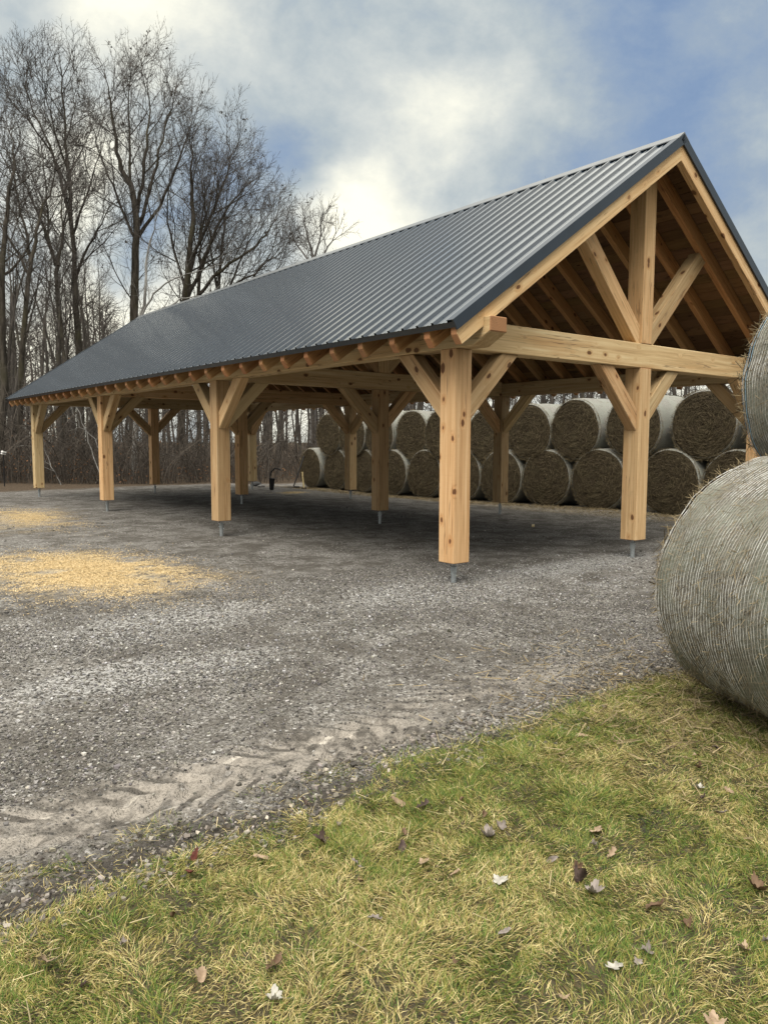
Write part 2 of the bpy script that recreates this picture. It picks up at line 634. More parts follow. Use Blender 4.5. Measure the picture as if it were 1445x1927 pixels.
def mat_hay_end():
    t = NT("hay_end_face")
    o = t.obj()
    wv = t.node('ShaderNodeTexWave', wave_type='RINGS', rings_direction='X')
    t.l.new(o, wv.inputs['Vector'])
    wv.inputs['Scale'].default_value = 7.0
    wv.inputs['Distortion'].default_value = 11.0
    wv.inputs['Detail'].default_value = 4.0
    wv.inputs['Detail Scale'].default_value = 2.5
    n = t.noise(o, 38, 5.0, .7, 1.2).outputs['Fac']
    p = t.noise(o, 3.5, 4.0, .6).outputs['Fac']
    c = t.ramp(n, [(.3, (.022, .017, .011)), (.5, (.06, .047, .031)), (.72, (.14, .112, .074))])
    c = t.mix(t.math('MULTIPLY', wv.outputs['Fac'], .22), c, (.06, .042, .024))
    c = t.mix(t.math('MULTIPLY', t.step(p, .4, .7), .4), c, (.11, .095, .055))
    t.bump(t.math('ADD', t.math('MULTIPLY', wv.outputs['Fac'], .5), n), .9, .03)
    return t.done(c, .9, .1)


def mat_net(name, near):
    t = NT(name)
    o = t.obj()
    sx = t.node('ShaderNodeSeparateXYZ', Vector=o).outputs
    ang = t.math('ARCTAN2', sx[2], sx[1])
    jit = t.noise(t.mapping(o, (2, 3, 3)), 1.0, 3.0).outputs['Fac']
    pos = t.math('MULTIPLY_ADD', jit, .012, sx[0])
    band = t.math('FRACT', t.math('MULTIPLY', pos, 36.0))
    line = t.step(t.math('ABSOLUTE', t.math('SUBTRACT', band, .5)), .13, .04)
    cv = t.node('ShaderNodeCombineXYZ')
    t.put(cv.inputs[0], t.math('MULTIPLY', sx[0], 1.0)); t.put(cv.inputs[1], t.math('MULTIPLY', ang, .7)); t.put(cv.inputs[2], 0.0)
    hay = t.noise(t.mapping(cv.outputs[0], (90, 34, 1)), 1.0, 5.0, .7, .8).outputs['Fac']
    pat = t.noise(o, 2.6, 4.0, .6).outputs['Fac']
    c = t.ramp(hay, [(.28, (.046, .042, .034)), (.48, (.17, .156, .128)), (.72, (.41, .385, .325))])
    c = t.mix(t.step(pat, .40, .62), c, t.mix(hay, (.07, .075, .055), (.36, .37, .30)))
    zig = t.math('ABSOLUTE', t.math('SUBTRACT', t.math('FRACT', t.math('MULTIPLY_ADD', ang, 26.0, t.math('MULTIPLY', sx[0], 14.0))), .5))
    if near:
        c = t.mix(t.math('MULTIPLY', t.step(zig, .14, .04), .14), c, (.55, .58, .58))
    else:
        c = t.mix(t.math('MULTIPLY', line, .5), c, (.42, .43, .42))
        c = t.mix(.38, c, (.30, .305, .29))
    t.bump(t.math('ADD', hay, t.math('MULTIPLY', line, .5)), .7, .012)
    return t.done(c, .75, .25)


HAYEND = mat_hay_end()
NET = mat_net("netted_hay_side", False)
NET_NEAR = mat_net("netted_hay_near", True)


def mat_strand():
    t = NT("net_strand_plastic")
    o = t.obj()
    n = t.noise(o, 2.4, 4.0, .65).outputs['Fac']
    f = t.noise(o, 26, 4.0, .7).outputs['Fac']
    c = t.mix(t.step(f, .35, .6), (.32, .305, .26), (.66, .665, .64))
    c = t.mix(t.math('MULTIPLY', t.step(t.math('ADD', n, t.math('MULTIPLY', f, .3)), .62, .74), .85), c, (.21, .175, .125))
    return t.done(c, .5, .35)


STRAND = mat_strand()
STRAND_BLUE = mat_simple("blue_edge_strand", (.22, .36, .48), .45, 0, .25, 30)

# ---------------------------------------------------------------- terrain
GRASS_EDGE = -3.03


def grass_edge(x):
    return GRASS_EDGE + .16 * (fbm(np.asarray(x) * 1.6, np.asarray(x) * 0 + 3.3, 3, 5) - .5) - .07 * sstep(-2.2, -.6, x)


def rut_mask(x, y):
    m = sstep(.30, .10, np.abs(y + 2.66 + .05 * np.sin(x * 1.3))) * sstep(-7.5, -4.6, x) * sstep(-2.35, -3.1, x)
    return m


def ground_h(x, y):
    x = np.asarray(x, float); y = np.asarray(y, float)
    near = sstep(26, 8, np.hypot(x + 3, y))
    h = (fbm(x * .5, y * .5, 3, 1) - .5) * .06 + (fbm(x * 2.2, y * 2.2, 3, 9) - .5) * .032 * near
    h = h + (fbm(x * 9, y * 9, 3, 21) - .5) * .022 * sstep(12, 4, np.hypot(x + 4, y + 3))
    rm = rut_mask(x, y)
    lug = np.sin((x * 1.0 + np.abs(y + 2.66) * .9) * 2 * math.pi / .15)
    h = h - rm * .018 + rm * .014 * np.clip(lug * 1.6, -1, 1) * sstep(.25, .5, vnoise(x * 3, y * 6, 44))
    h = h + rm * .016 * (fbm(x * 6, y * 26, 3, 45) - .5)
    # berm of pushed-up stone beside the rut and along the lawn
    h = h + .018 * np.exp(-((y + 2.93) / .10) ** 2) * sstep(2, -1, x) * sstep(-9, -6, x)
    h = h + .022 * np.exp(-((y + 2.28 + .25 * np.sin(x * .9)) / .09) ** 2) * sstep(-4.6, -3.4, x) * sstep(1, -1, x)
    # curved tyre scrapes by the near corner
    rr = np.hypot(x + 1.6, y - 1.6)
    h = h + .026 * np.sin(rr * 42) * np.exp(-((rr - 1.3) / .22) ** 2) * sstep(1.1, .6, y) * sstep(-2.6, -2.2, x) * sstep(-.7, -1.2, x)
    for k, (cx, cy, a) in enumerate(((-2.0, -1.3, .25), (-1.2, -1.9, .12), (-3.9, -.6, .2))):
        d = (x - cx) * math.sin(a) - (y - cy) * math.cos(a)
        l = (x - cx) * math.cos(a) + (y - cy) * math.sin(a)
        h = h - .022 * np.exp(-(d / .07) ** 2) * np.exp(-(l / .8) ** 2) + .014 * np.exp(-((d - .13) / .06) ** 2) * np.exp(-(l / .8) ** 2)
    h = h - .10 * sstep(7.2, 8.8, x) * sstep(5, 10, y)
    g = sstep(0, -.25, y - grass_edge(x)) * sstep(40, 20, np.abs(x))
    h = h + g * .012
    dist = np.hypot(x, y - 10)
    h = h + sstep(30, 160, dist) * .9 + (fbm(x * .06, y * .06, 2, 77) - .5) * sstep(18, 40, dist) * 1.0
    return h


def mat_ground():
    t = NT("gravel_yard")
    o = t.obj()
    s = t.node('ShaderNodeSeparateXYZ', Vector=o).outputs
    X, Y = s[0], s[1]
    n1 = t.noise(o, .55, 5.0, .6).outputs['Fac']
    n2 = t.noise(o, 2.1, 5.0, .65).outputs['Fac']
    n3 = t.noise(o, 9.0, 5.0, .65).outputs['Fac']
    n4 = t.noise(o, 55, 4.0, .7).outputs['Fac']
    # crushed stone, three sizes
    va = t.voro(o, 62.0)
    vb = t.voro(o, 120.0)
    vc = t.voro(o, 27.0)
    ca = t.node('ShaderNodeSeparateColor', Color=va.outputs['Color']).outputs[0]
    cb = t.node('ShaderNodeSeparateColor', Color=vb.outputs['Color']).outputs[1]
    cc = t.node('ShaderNodeSeparateColor', Color=vc.outputs['Color']).outputs[2]
    dirt = t.mix(n3, (.085, .077, .067), (.155, .141, .122))
    dirt = t.mix(t.math('MULTIPLY', n4, .6), dirt, (.055, .05, .045))
    stone = t.ramp(ca, [(0, (.07, .063, .055)), (.45, (.155, .146, .134)), (.85, (.27, .257, .238)), (1, (.46, .45, .43))])
    fine = t.ramp(cb, [(0, (.06, .053, .045)), (.5, (.145, .136, .123)), (.9, (.26, .248, .228)), (1, (.46, .45, .43))])
    grit = t.mix(t.step(t.math('ADD', t.math('MULTIPLY', n3, .5), t.math('MULTIPLY', n2, .5)), .42, .60), dirt, fine)
    cover = t.step(t.math('ADD', t.math('MULTIPLY', n2, .6), t.math('MULTIPLY', n1, .4)), .44, .60)
    c = t.mix(t.math('MULTIPLY', cover, t.step(ca, .25, .35)), grit, stone)
    c = t.mix(t.math('MULTIPLY', t.step(cc, .80, .82), t.step(vc.outputs['Distance'], .36, .24)), c, t.mix(t.step(cc, .82, 1.0), (.20, .19, .175), (.46, .45, .43)))
    c = t.mix(t.math('MULTIPLY', t.step(cc, .16, .14), t.step(vc.outputs['Distance'], .40, .30)), c, (.05, .047, .043))
    # fresh pale stone: by the near corner post, towards the left, and along the gable end

    def blob(cx, cy, rx, ry, rot=0.0, soft=.5, edge=.9):
        m = t.mapping(o, (1, 1, 1), loc=(0, 0, 0))
        dx = t.math('SUBTRACT', X, cx); dy = t.math('SUBTRACT', Y, cy)
        cr, sr = math.cos(rot), math.sin(rot)
        ax = t.math('DIVIDE', t.math('ADD', t.math('MULTIPLY', dx, cr), t.math('MULTIPLY', dy, sr)), rx)
        ay = t.math('DIVIDE', t.math('SUBTRACT', t.math('MULTIPLY', dy, cr), t.math('MULTIPLY', dx, sr)), ry)
        rr = t.math('SQRT', t.math('ADD', t.math('MULTIPLY', ax, ax), t.math('MULTIPLY', ay, ay)))
        return t.step(t.math('MULTIPLY_ADD', t.math('SUBTRACT', n2, .5), edge, rr), 1.0 + soft * .4, 1.0 - soft)
    pale = blob(-.3, -.1, 1.3, .75)
    for a in ((2.2, .1, 2.0, .4, .05), (-3.1, .2, 1.2, .55, .2), (-3.6, -1.0, 1.0, .4, -.1)):
        pale = t.math('MAXIMUM', pale, blob(*a))
    pst = t.ramp(ca, [(0, (.10, .098, .094)), (.4, (.24, .236, .226)), (1, (.52, .515, .50))])
    c = t.mix(t.math('MULTIPLY', pale, t.math('MULTIPLY', t.step(t.math('ADD', t.math('MULTIPLY', ca, .7), t.math('MULTIPLY', n3, .6)), .50, .62), .75)), c, pst)
    trk_shade = t.noise(t.mapping(o, (1.3, 4.5, 1), rot=(0, 0, .06)), 1.0, 5.0, .62, .5).outputs['Fac']
    c = t.mix(t.math('MULTIPLY', t.step(trk_shade, .54, .66), .25), c, t.mix(n4, (.045, .04, .034), (.10, .09, .077)))  # dark streaks painted in for the shading of wheel-track ridges
    # sawdust drifts
    saw = blob(-2.7, 3.2, .95, 1.7, .1, .8, 2.4)
    saw = t.math('MAXIMUM', saw, t.math('MULTIPLY', blob(-3.3, 4.6, 1.2, .6, .2, .9, 2.2), .4))
    saw = t.math('MAXIMUM', saw, t.math('MULTIPLY', blob(-1.6, 10.4, .8, 2.4, -.28, .9, 2.4), .55))
    saw = t.math('MAXIMUM', saw, t.math('MULTIPLY', blob(-2.1, 1.9, .9, .5, .5, .9, 2.4), .25))
    saw = t.math('MAXIMUM', saw, blob(6.6, 13.9, .8, .35, .8, .8, 1.2))
    saw = t.math('MAXIMUM', saw, t.math('MULTIPLY', blob(8.4, 6.4, .8, 5.5, 0, .8, 1.2), .25))
    sawf = t.math('MULTIPLY', saw, t.step(t.math('ADD', t.math('MULTIPLY', n3, .6), t.math('MULTIPLY', n4, .4)), .42, .56))
    sc = t.mix(n4, (.46, .335, .17), (.82, .66, .40))
    c = t.mix(t.math('MULTIPLY', sawf, .92), c, sc)
    # dry pale clay smeared by the tyres
    rutd = t.math('ABSOLUTE', t.math('ADD', t.math('ADD', Y, 2.66), t.math('MULTIPLY', t.math('SINE', t.math('MULTIPLY', X, 1.3)), .05)))
    rut = t.math('MULTIPLY', t.step(rutd, .36, .10), t.math('MULTIPLY', t.step(X, -6.4, -4.5), t.step(X, -2.2, -3.2)))
    rut2 = t.math('MULTIPLY', blob(-1.9, -2.55, 1.6, .3, -.03, .8, .8), .75)
    clay = t.mix(n3, (.20, .18, .157), (.38, .345, .30))
    clay = t.mix(t.step(t.noise(t.mapping(o, (2.2, 16, 1)), 1.0, 3.0, .6).outputs['Fac'], .60, .70), clay, (.50, .46, .40))
    lug = t.math('SINE', t.math('MULTIPLY', t.math('ADD', t.math('ADD', X, t.math('MULTIPLY', rutd, 1.1)), t.math('MULTIPLY', n3, .05)), 2 * math.pi / .15))
    gap = t.math('MULTIPLY', t.step(lug, .1, .7), t.math('MULTIPLY', t.step(rutd, .03, .12), t.step(n2, .35, .5)))
    clay = t.mix(t.math('MULTIPLY', gap, .9), clay, t.mix(n4, (.035, .031, .027), (.09, .08, .068)))
    c = t.mix(t.math('MULTIPLY', t.math('MAXIMUM', rut, rut2), t.step(t.math('ADD', t.math('MULTIPLY', n3, .6), t.math('MULTIPLY', n2, .4)), .38, .54)), c, clay)
    # soil under the lawn
    ed = t.math('MULTIPLY_ADD', t.math('SUBTRACT', n2, .5), .35, Y)
    lawn = t.step(ed, -2.98, -3.12)
    soil = t.mix(n3, (.045, .038, .026), (.105, .09, .05))
    mud = t.mix(n4, (.035, .031, .027), (.085, .076, .066))
    soil = t.mix(t.step(t.math('ADD', n2, t.step(Y, -3.35, -3.15, 0, .2)), .52, .66), soil, mud)
    c = t.mix(lawn, c, soil)
    # leaf litter under the trees
    wob = t.math('MULTIPLY_ADD', t.math('SUBTRACT', n1, .5), 2.2, Y)
    litter = t.math('MAXIMUM', t.step(t.math('MULTIPLY_ADD', X, -.10, wob), 18.6, 19.8), t.step(X, 11.0, 12.5))
    lit = t.mix(t.step(n3, .3, .7), (.045, .034, .024), (.115, .083, .055))
    c = t.mix(litter, c, lit)
    h = t.math('ADD', t.math('MULTIPLY', t.step(va.outputs['Distance'], .6, 0), .8), t.math('ADD', t.math('MULTIPLY', t.step(vb.outputs['Distance'], .6, 0), .35), t.math('MULTIPLY', n3, .6)))
    t.bump(h, .75, .015)
    return t.done(c, .92, .15)


def build_ground():
    def axis(lo, hi, a, b, fine, grow=1.13, mid=.12):
        xs = list(np.arange(a, b + fine / 2, fine))
        s = fine
        while xs[-1] < hi:
            s = min(s * grow, 25)
            xs.append(xs[-1] + s)
        s = fine
        left = []
        x = a
        while x > lo:
            s = min(s * grow, 25)
            x -= s
            left.append(x)
        return np.array(left[::-1] + xs)
    xs = axis(-420, 520, -5.6, 1.0, .02, 1.06)
    ys = axis(-300, 620, -4.2, 1.2, .02, 1.06)
    gx, gy = np.meshgrid(xs, ys)
    z = ground_h(gx, gy)
    v = np.stack([gx, gy, z], -1).reshape(-1, 3)
    nx, ny = len(xs), len(ys)
    i = np.arange(nx * ny).reshape(ny, nx)
    f = np.stack([i[:-1, :-1], i[:-1, 1:], i[1:, 1:], i[1:, :-1]], -1).reshape(-1, 4)
    o = link("ground", mesh_np("ground", v, [f], [mat_ground()], smooth=True))
    tag(o, kind="structure")


build_ground()

# ---------------------------------------------------------------- the timber pavilion
A, B, S = 5.41056, 3.22924, 0.2305          # bay length, half width, post size
ZB, ZP = 0.24, 2.458                        # post foot, underside of plate
EAVE, ZE, ZR, OF, OB = 0.405, 2.6407, 5.2037, 0.3935, 0.7744
XC = B + S / 2
XE = 2 * XC + EAVE
Y0, Y1 = -OF, 3 * A + S + OB
TH = math.atan2(ZR - ZE, XC + EAVE)
CT, ST, TT = math.cos(TH), math.sin(TH), math.tan(TH)

pav = tag(empty("timber_pavilion", (XC, 1.5 * A, 0.0)),
          "open post and beam timber pavilion with dark ribbed metal gable roof standing on gravel", "pavilion")
PO = np.array([XC, 1.5 * A, 0.0])


def timber(name, poly, width, origin, dl, dh, parent=pav, chamf=.007, mats=None):
    """prism: poly in (length, height) coordinates, extruded by width, grain along length"""
    dl = Vector(dl).normalized(); dh = Vector(dh).normalized()
    dw = dl.cross(dh)
    bm = bmesh.new()
    a = [bm.verts.new((h, -width / 2, l)) for l, h in poly]
    b = [bm.verts.new((h, width / 2, l)) for l, h in poly]
    n = len(poly)
    fa = [bm.faces.new(a), bm.faces.new(b[::-1])]
    for k in range(n):
        fa.append(bm.faces.new((a[(k + 1) % n], a[k], b[k], b[(k + 1) % n])))
    bmesh.ops.recalc_face_normals(bm, faces=bm.faces)
    if chamf:
        bmesh.ops.bevel(bm, geom=list(bm.edges), offset=chamf, segments=1, affect='EDGES', profile=.5)
    bm.normal_update()
    for f in bm.faces:
        f.material_index = 1 if abs(f.normal.z) > .62 else 0
    me = bpy.data.meshes.new(name)
    bm.to_mesh(me); bm.free()
    for m in (mats or (WOOD, WOOD_END)):
        me.materials.append(m)
    # local x = height, y = -(width), z = length ; right handed: x cross y = z
    y = dl.cross(dh)
    M = Matrix(((dh.x, y.x, dl.x, origin[0] - PO[0]), (dh.y, y.y, dl.y, origin[1] - PO[1]),
                (dh.z, y.z, dl.z, origin[2] - PO[2]), (0, 0, 0, 1)))
    return link(name, me, parent, M)


def rect(l0, l1, h0, h1):
    return [(l0, h0), (l1, h0), (l1, h1), (l0, h1)]


def lathe(profile, seg=20):
    """profile [(r,z)] -> verts, faces"""
    t = np.linspace(0, 2 * math.pi, seg, endpoint=False)
    v = []
    for r_, z_ in profile:
        v.append(np.stack([r_ * np.cos(t), r_ * np.sin(t), np.full(seg, z_)], -1))
    v = np.concatenate(v)
    f = []
    for k in range(len(profile) - 1):
        i = np.arange(seg); j = (i + 1) % seg
        f.append(np.stack([k * seg + i, k * seg + j, (k + 1) * seg + j, (k + 1) * seg + i], -1))
    return v, np.concatenate(f)


def anchor_mesh():
    v, f = lathe([(0, .25), (.05, .25), (.05, .242), (.014, .238), (.014, .205), (.038, .205), (.038, .194), (.033, .192), (.033, .140),
                  (.027, .135), (.027, -.08), (0, -.08)])
    vs, fs = [v], [f]
    n = len(v)
    for (ang, z) in ((-2.2, .170), (-2.05, .118), (-.7, .168), (.9, .150)):
        bv, bf = lathe([(0, .041), (.007, .041), (.007, .02), (0, .02)], 8)
        c, s_ = math.cos(ang), math.sin(ang)
        q = np.stack([bv[:, 2] * c - bv[:, 0] * s_, bv[:, 2] * s_ + bv[:, 0] * c, bv[:, 1] + z], -1)
        vs.append(q); fs.append(bf + n); n += len(q)
    me = mesh_np("post_anchor", np.concatenate(vs), [np.concatenate(fs)], [GALV], smooth=False)
    return me


ANCHOR = anchor_mesh()


def brace(px, py, pz, ux, uy, run=.62, w=.185, th=.15):
    """knee brace in the vertical plane (u, z) rising from the post face point (px,py) towards +u"""
    zt = ZP
    a = w * math.sqrt(2)
    k = run
    L = k * math.sqrt(2)
    dl = (ux, uy, 1.0)
    dh = (ux, uy, -1.0)
    # lower edge runs from (0, zt-k-?) ; centre line 45 degrees; cut vertically at the post, horizontally at the beam
    poly = [(0, -w / 2), (w, w / 2), (L - w / 2 + w / 2, w / 2), (L - w, -w / 2)]
    # vertical cut at post face: points where u=0 : l*cos45 + h*cos45 = 0 -> l=-h
    poly = [(w / 2, -w / 2), (L - w / 2 - 0.0, -w / 2), (L + w / 2, w / 2), (-w / 2, w / 2)]
    org = (px, py, zt - k)
    timber("knee_brace", poly, th, org, dl, dh)


def post(x, y):
    o = timber("post", rect(0, ZP - ZB, -S / 2, S / 2), S, (x, y, ZB), (0, 0, 1), (1, 0, 0), chamf=.006)
    g = float(ground_h(x, y))
    a = link("post_anchor", ANCHOR, o, Matrix.Translation((0, 0, -.25)) @ Matrix.Rotation(rng.uniform(0, 6), 4, 'Z'))
    return o


H2 = S / 2
rows_y = [k * A + H2 for k in range(4)]
for k, y in enumerate(rows_y):
    for i, x in enumerate((H2, XC, 2 * XC - H2)):
        post(x, y)
        if i == 0: brace(x + H2, y, ZP, 1, 0)
        if i == 2: brace(x - H2, y, ZP, -1, 0)
        if i == 1:
            brace(x + H2, y, ZP, 1, 0, .58, .20); brace(x - H2, y, ZP, -1, 0, .66, .20)
        else:
            if k < 3: brace(x, y + H2, ZP, 0, 1)
            if k > 0: brace(x, y - H2, ZP, 0, -1)

PT = .265    # plate depth
for x in (H2, 2 * XC - H2):
    ya, yb = -OF - .085, Y1 + .06
    L = yb - ya
    timber("plate_beam", [(.0, PT), (0, PT - .145), (.24, 0.0), (L - .24, 0), (L, PT - .145), (L, PT)], S + .006, (x, ya, ZP), (0, 1, 0), (0, 0, 1), chamf=.008)

TIE = .305
RT = .185                                     # rafter depth
DROP = .052 / CT                              # vertical from metal plane to rafter top


def roof_z(x):
    xx = x if x <= XC else 2 * XC - x
    return ZE + (xx + EAVE) * TT


def raf_bot(x):
    return roof_z(x) - DROP - RT / CT


for k, y in enumerate(rows_y):
    yy = y if k else y
    timber("tie_beam", rect(0, 2 * XC - 2 * S - .006, 0, TIE), S - .012, (S + .003, yy, ZP), (1, 0, 0), (0, 0, 1), chamf=.008)
    ztop = raf_bot(XC) + .13
    timber("king_post", rect(0, ztop - ZP - TIE, -H2, H2), S - .004, (XC, yy, ZP + TIE), (0, 0, 1), (1, 0, 0), chamf=.006)
    for sgn in (-1, 1):
        # strut from foot of the king post out to the rafter
        w = .20
        x0, z0 = XC + sgn * (H2 + .0), ZP + TIE + .075
        # centre line at 45.5 degrees
        ang = R(45.5)
        u = np.array([math.cos(ang), math.sin(ang)])
        # find length to rafter underside
        l = 0
        while z0 + l * u[1] < raf_bot(XC - (H2 + l * u[0])) - .0:
            l += .002
        n = np.array([-u[1], u[0]])
        # end cuts: post side vertical / tie side horizontal -> point; rafter side along the roof slope
        rs = np.array([-CT, ST])      # up-slope seen towards the king post (u axis points away from it)

        def hit(h):
            # length at which offset line h meets the rafter underside
            p0 = np.array([0, z0]) + n * h
            q = 0.0
            for _ in range(4000):
                if p0[1] + q * u[1] >= raf_bot(XC - (H2 + p0[0] + q * u[0])): break
                q += .001
            return q
        lo, hi = hit(-w / 2), hit(w / 2)
        # foot: vertical against king post for the upper part, horizontal on the tie for the lower
        def l_at_u0(h): return -(n[0] * h) / u[0]
        def l_at_z(h): return (ZP + TIE - z0 - n[1] * h) / u[1]
        hk = None
        p_up = (l_at_u0(w / 2), w / 2)
        p_low = (l_at_z(-w / 2), -w / 2)
        # corner where u=0 and z=tie top
        d = np.array([0, ZP + TIE - z0])
        p_c = (d @ u, d @ n)
        poly = [p_low, (lo, -w / 2), (hi, w / 2), p_up, p_c]
        timber("strut", poly, .165, (x0, yy, z0), (sgn * u[0], 0, u[1]), (sgn * n[0], 0, n[1]), chamf=.006)

# rafters
RW = .086
LR = (XC + .355) / CT
ry = [Y0 + RW / 2 + .006] + [.045 + .5533 * k for k in range(31)] + [Y1 - RW / 2 - .006]
for y in ry:
    for sgn in (1, -1):
        xo = -.355 if sgn > 0 else 2 * XC + .355
        zo = roof_z(-.355) - DROP
        p = [(0, 0), (-.09 * ST, -.09 * CT), (-.09 * ST + .004, -RT), (LR - RT * TT, -RT), (LR, 0)]
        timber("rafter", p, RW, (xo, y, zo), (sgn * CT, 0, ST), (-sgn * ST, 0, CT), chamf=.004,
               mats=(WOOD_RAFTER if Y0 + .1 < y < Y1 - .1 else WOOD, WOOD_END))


def slope_obj(name, me, sgn):
    """local: x up the slope from the eave edge, y along the ridge, z off the roof"""
    ox = -EAVE if sgn > 0 else 2 * XC + EAVE
    M = Matrix(((sgn * CT, 0, -sgn * ST, ox - PO[0]), (0, sgn, 0, (0 if sgn > 0 else 0) - PO[1]), (ST, 0, CT, ZE - PO[2]), (0, 0, 0, 1)))
    return link(name, me, pav, M)


SL = (XC + EAVE) / CT


def boxes_mesh(name, boxes, mats, cols=None, bev=0):
    vs, fs, cs = [], [], []
    for i, (x0, x1, y0, y1, z0, z1) in enumerate(boxes):
        b = 8 * i
        vs += [(x0, y0, z0), (x1, y0, z0), (x1, y1, z0), (x0, y1, z0), (x0, y0, z1), (x1, y0, z1), (x1, y1, z1), (x0, y1, z1)]
        fs += [(b, b + 3, b + 2, b + 1), (b + 4, b + 5, b + 6, b + 7), (b, b + 1, b + 5, b + 4), (b + 1, b + 2, b + 6, b + 5),
               (b + 2, b + 3, b + 7, b + 6), (b + 3, b, b + 4, b + 7)]
        if cols is not None: cs += [cols[i]] * 8
    return mesh_np(name, np.array(vs), [np.array(fs)], mats, np.array(cs) if cols is not None else None)


def build_roof():
    prof = []
    pitch = .2286
    n = int(math.ceil((Y1 - Y0 - .02) / pitch))
    step = (Y1 - Y0 - .012) / n
    for sgn in (1, -1):
        # ribbed sheet
        y = Y0 + .006
        pts = []
        for k in range(n):
            b = y + k * step
            pts += [(b, 0), (b + .026, .0), (b + .036, .022), (b + .058, .022), (b + .068, 0), (b + .112, .0), (b + .117, .003), (b + .127, .003),
                    (b + .132, 0), (b + .168, 0), (b + .173, .003), (b + .183, .003), (b + .188, 0)]
        pts.append((Y1 - .006, 0))
        pts = np.array(pts)
        pts[:, 0] *= sgn
        xs = np.array([-.018, 0, .05, SL * .33, SL * .66, SL - .10, SL - .012])
        m = len(pts)
        top = np.array([(x, p[0], p[1]) for x in xs for p in pts])
        bot = np.array([(x, p[0], p[1] - .003) for x in (xs[0], xs[-1]) for p in pts])
        v = np.concatenate([top, bot])
        fs = []
        i = np.arange(m - 1)
        for r in range(len(xs) - 1):
            q = np.stack([r * m + i, (r + 1) * m + i, (r + 1) * m + i + 1, r * m + i + 1], -1)
            fs.append(q if sgn > 0 else q[:, ::-1])
        bb = len(top)
        fs.append(np.stack([bb + i, i, i + 1, bb + i + 1], -1))
        vs = [v]
        nn = len(v)
        # rows of screw heads, part of the sheet
        hexa = np.array([(math.cos(a) * .006, math.sin(a) * .006) for a in np.linspace(0, 2 * math.pi, 6, endpoint=False)])
        for xr in np.arange(.12, SL - .1, .62):
            for k in range(n):
                yc = sgn * (Y0 + .006 + k * step + .020)
                vv = np.concatenate([np.c_[hexa[:, 0] + xr, hexa[:, 1] + yc, np.full(6, .0005)], np.c_[hexa[:, 0] * .8 + xr, hexa[:, 1] * .8 + yc, np.full(6, .004)]])
                j = np.arange(6); j2 = (j + 1) % 6
                fs.append(np.stack([nn + j, nn + j2, nn + 6 + j2, nn + 6 + j], -1))
                fs.append(np.stack([[nn + 6, nn + 7, nn + 8, nn + 9], [nn + 6, nn + 9, nn + 10, nn + 11]]))
                vs.append(vv); nn += 12
        slope_obj("roof_panel", mesh_np("roof_panel", np.concatenate(vs), fs, [ROOF]), sgn)
        # deck boards
        bw = .178
        bx, cols = [], []
        x = .03
        while x < SL - .03:
            yy = Y0 + .03
            while yy < Y1 - .03:
                L = rng.uniform(2.4, 4.6)
                ye = min(yy + L, Y1 - .03)
                if Y1 - .03 - ye < .6: ye = Y1 - .03
                a_, b_ = sorted((sgn * yy, sgn * (ye - .004)))
                bx.append((x, min(x + bw - rng.uniform(.003, .008), SL - .02), a_, b_, -.048, -.022 - rng.uniform(0, .002)))
                g = rng.uniform(.55, 1.15)
                cols.append((g, g * rng.uniform(.93, 1.03), g * rng.uniform(.85, 1.05)))
                yy = ye
            x += bw
        slope_obj("roof_deck", boxes_mesh("roof_deck", bx, [DECK], cols), sgn)
        # rake trims front and back: angle of folded steel
        for ye, o_ in ((Y0, -1), (Y1, 1)):
            a_, b_ = sorted((sgn * ye, sgn * (ye + o_ * .022)))
            c_, d_ = sorted((sgn * (ye - o_ * .075), sgn * (ye + o_ * .022)))
            slope_obj("rake_trim", boxes_mesh("rake_trim", [(-.02, SL + .01, a_, b_, -.085, .020), (-.02, SL + .004, c_, d_, .0202, .0232)], [TRIM]), sgn)
        a_, b_ = sorted((sgn * (Y0 + .004), sgn * (Y1 - .004)))
        slope_obj("eave_trim", boxes_mesh("eave_trim", [(-.012, -.006, a_, b_, -.062, -.006), (-.006, .05, a_, b_, -.016, -.005)], [TRIM]), sgn)
    # ridge cap
    w, t_ = .15, .004
    up = .026 / CT
    zr = ZR + .030
    sec = [(-w * CT, -w * ST - .012), (-w * CT, -w * ST), (-.012, 0.0), (0, .010), (.012, 0.0), (w * CT, -w * ST), (w * CT, -w * ST - .012), (0, -.012)]
    ya, yb = Y0 - .024, Y1 + .024
    v = np.array([(x, y, z) for y in (ya, yb) for x, z in sec])
    v = v + np.array([XC, 0, zr]) - PO
    k = len(sec)
    i = np.arange(k); j = (i + 1) % k
    f = np.stack([i, j, j + k, i + k], -1)
    caps = [np.arange(k)[::-1][None], (np.arange(k) + k)[None]]
    link("ridge_cap", mesh_np("ridge_cap", v, [f] + caps, [RIDGE]), pav)


build_roof()

# ---------------------------------------------------------------- hay bales
def fibres(n, pos, tang, nrm, L, W, cols, lift=.012, wild=.5):
    """n short flat straws. pos,tang,nrm (n,3) -> verts, quads, cols"""
    tang = tang + rng.normal(0, wild, (n, 3))
    tang /= np.linalg.norm(tang, axis=1)[:, None]
    side = np.cross(tang, nrm + rng.normal(0, .6, (n, 3)))
    side /= np.linalg.norm(side, axis=1)[:, None] + 1e-9
    a = pos - tang * L[:, None] / 2
    b = pos + tang * L[:, None] / 2 + nrm * lift * rng.uniform(-.4, 1.3, n)[:, None]
    w = side * W[:, None] / 2
    v = np.stack([a - w, a + w, b + w * .5, b - w * .5], 1).reshape(-1, 3)
    f = np.arange(4 * n).reshape(n, 4)
    return v, f, np.repeat(cols, 4, 0)


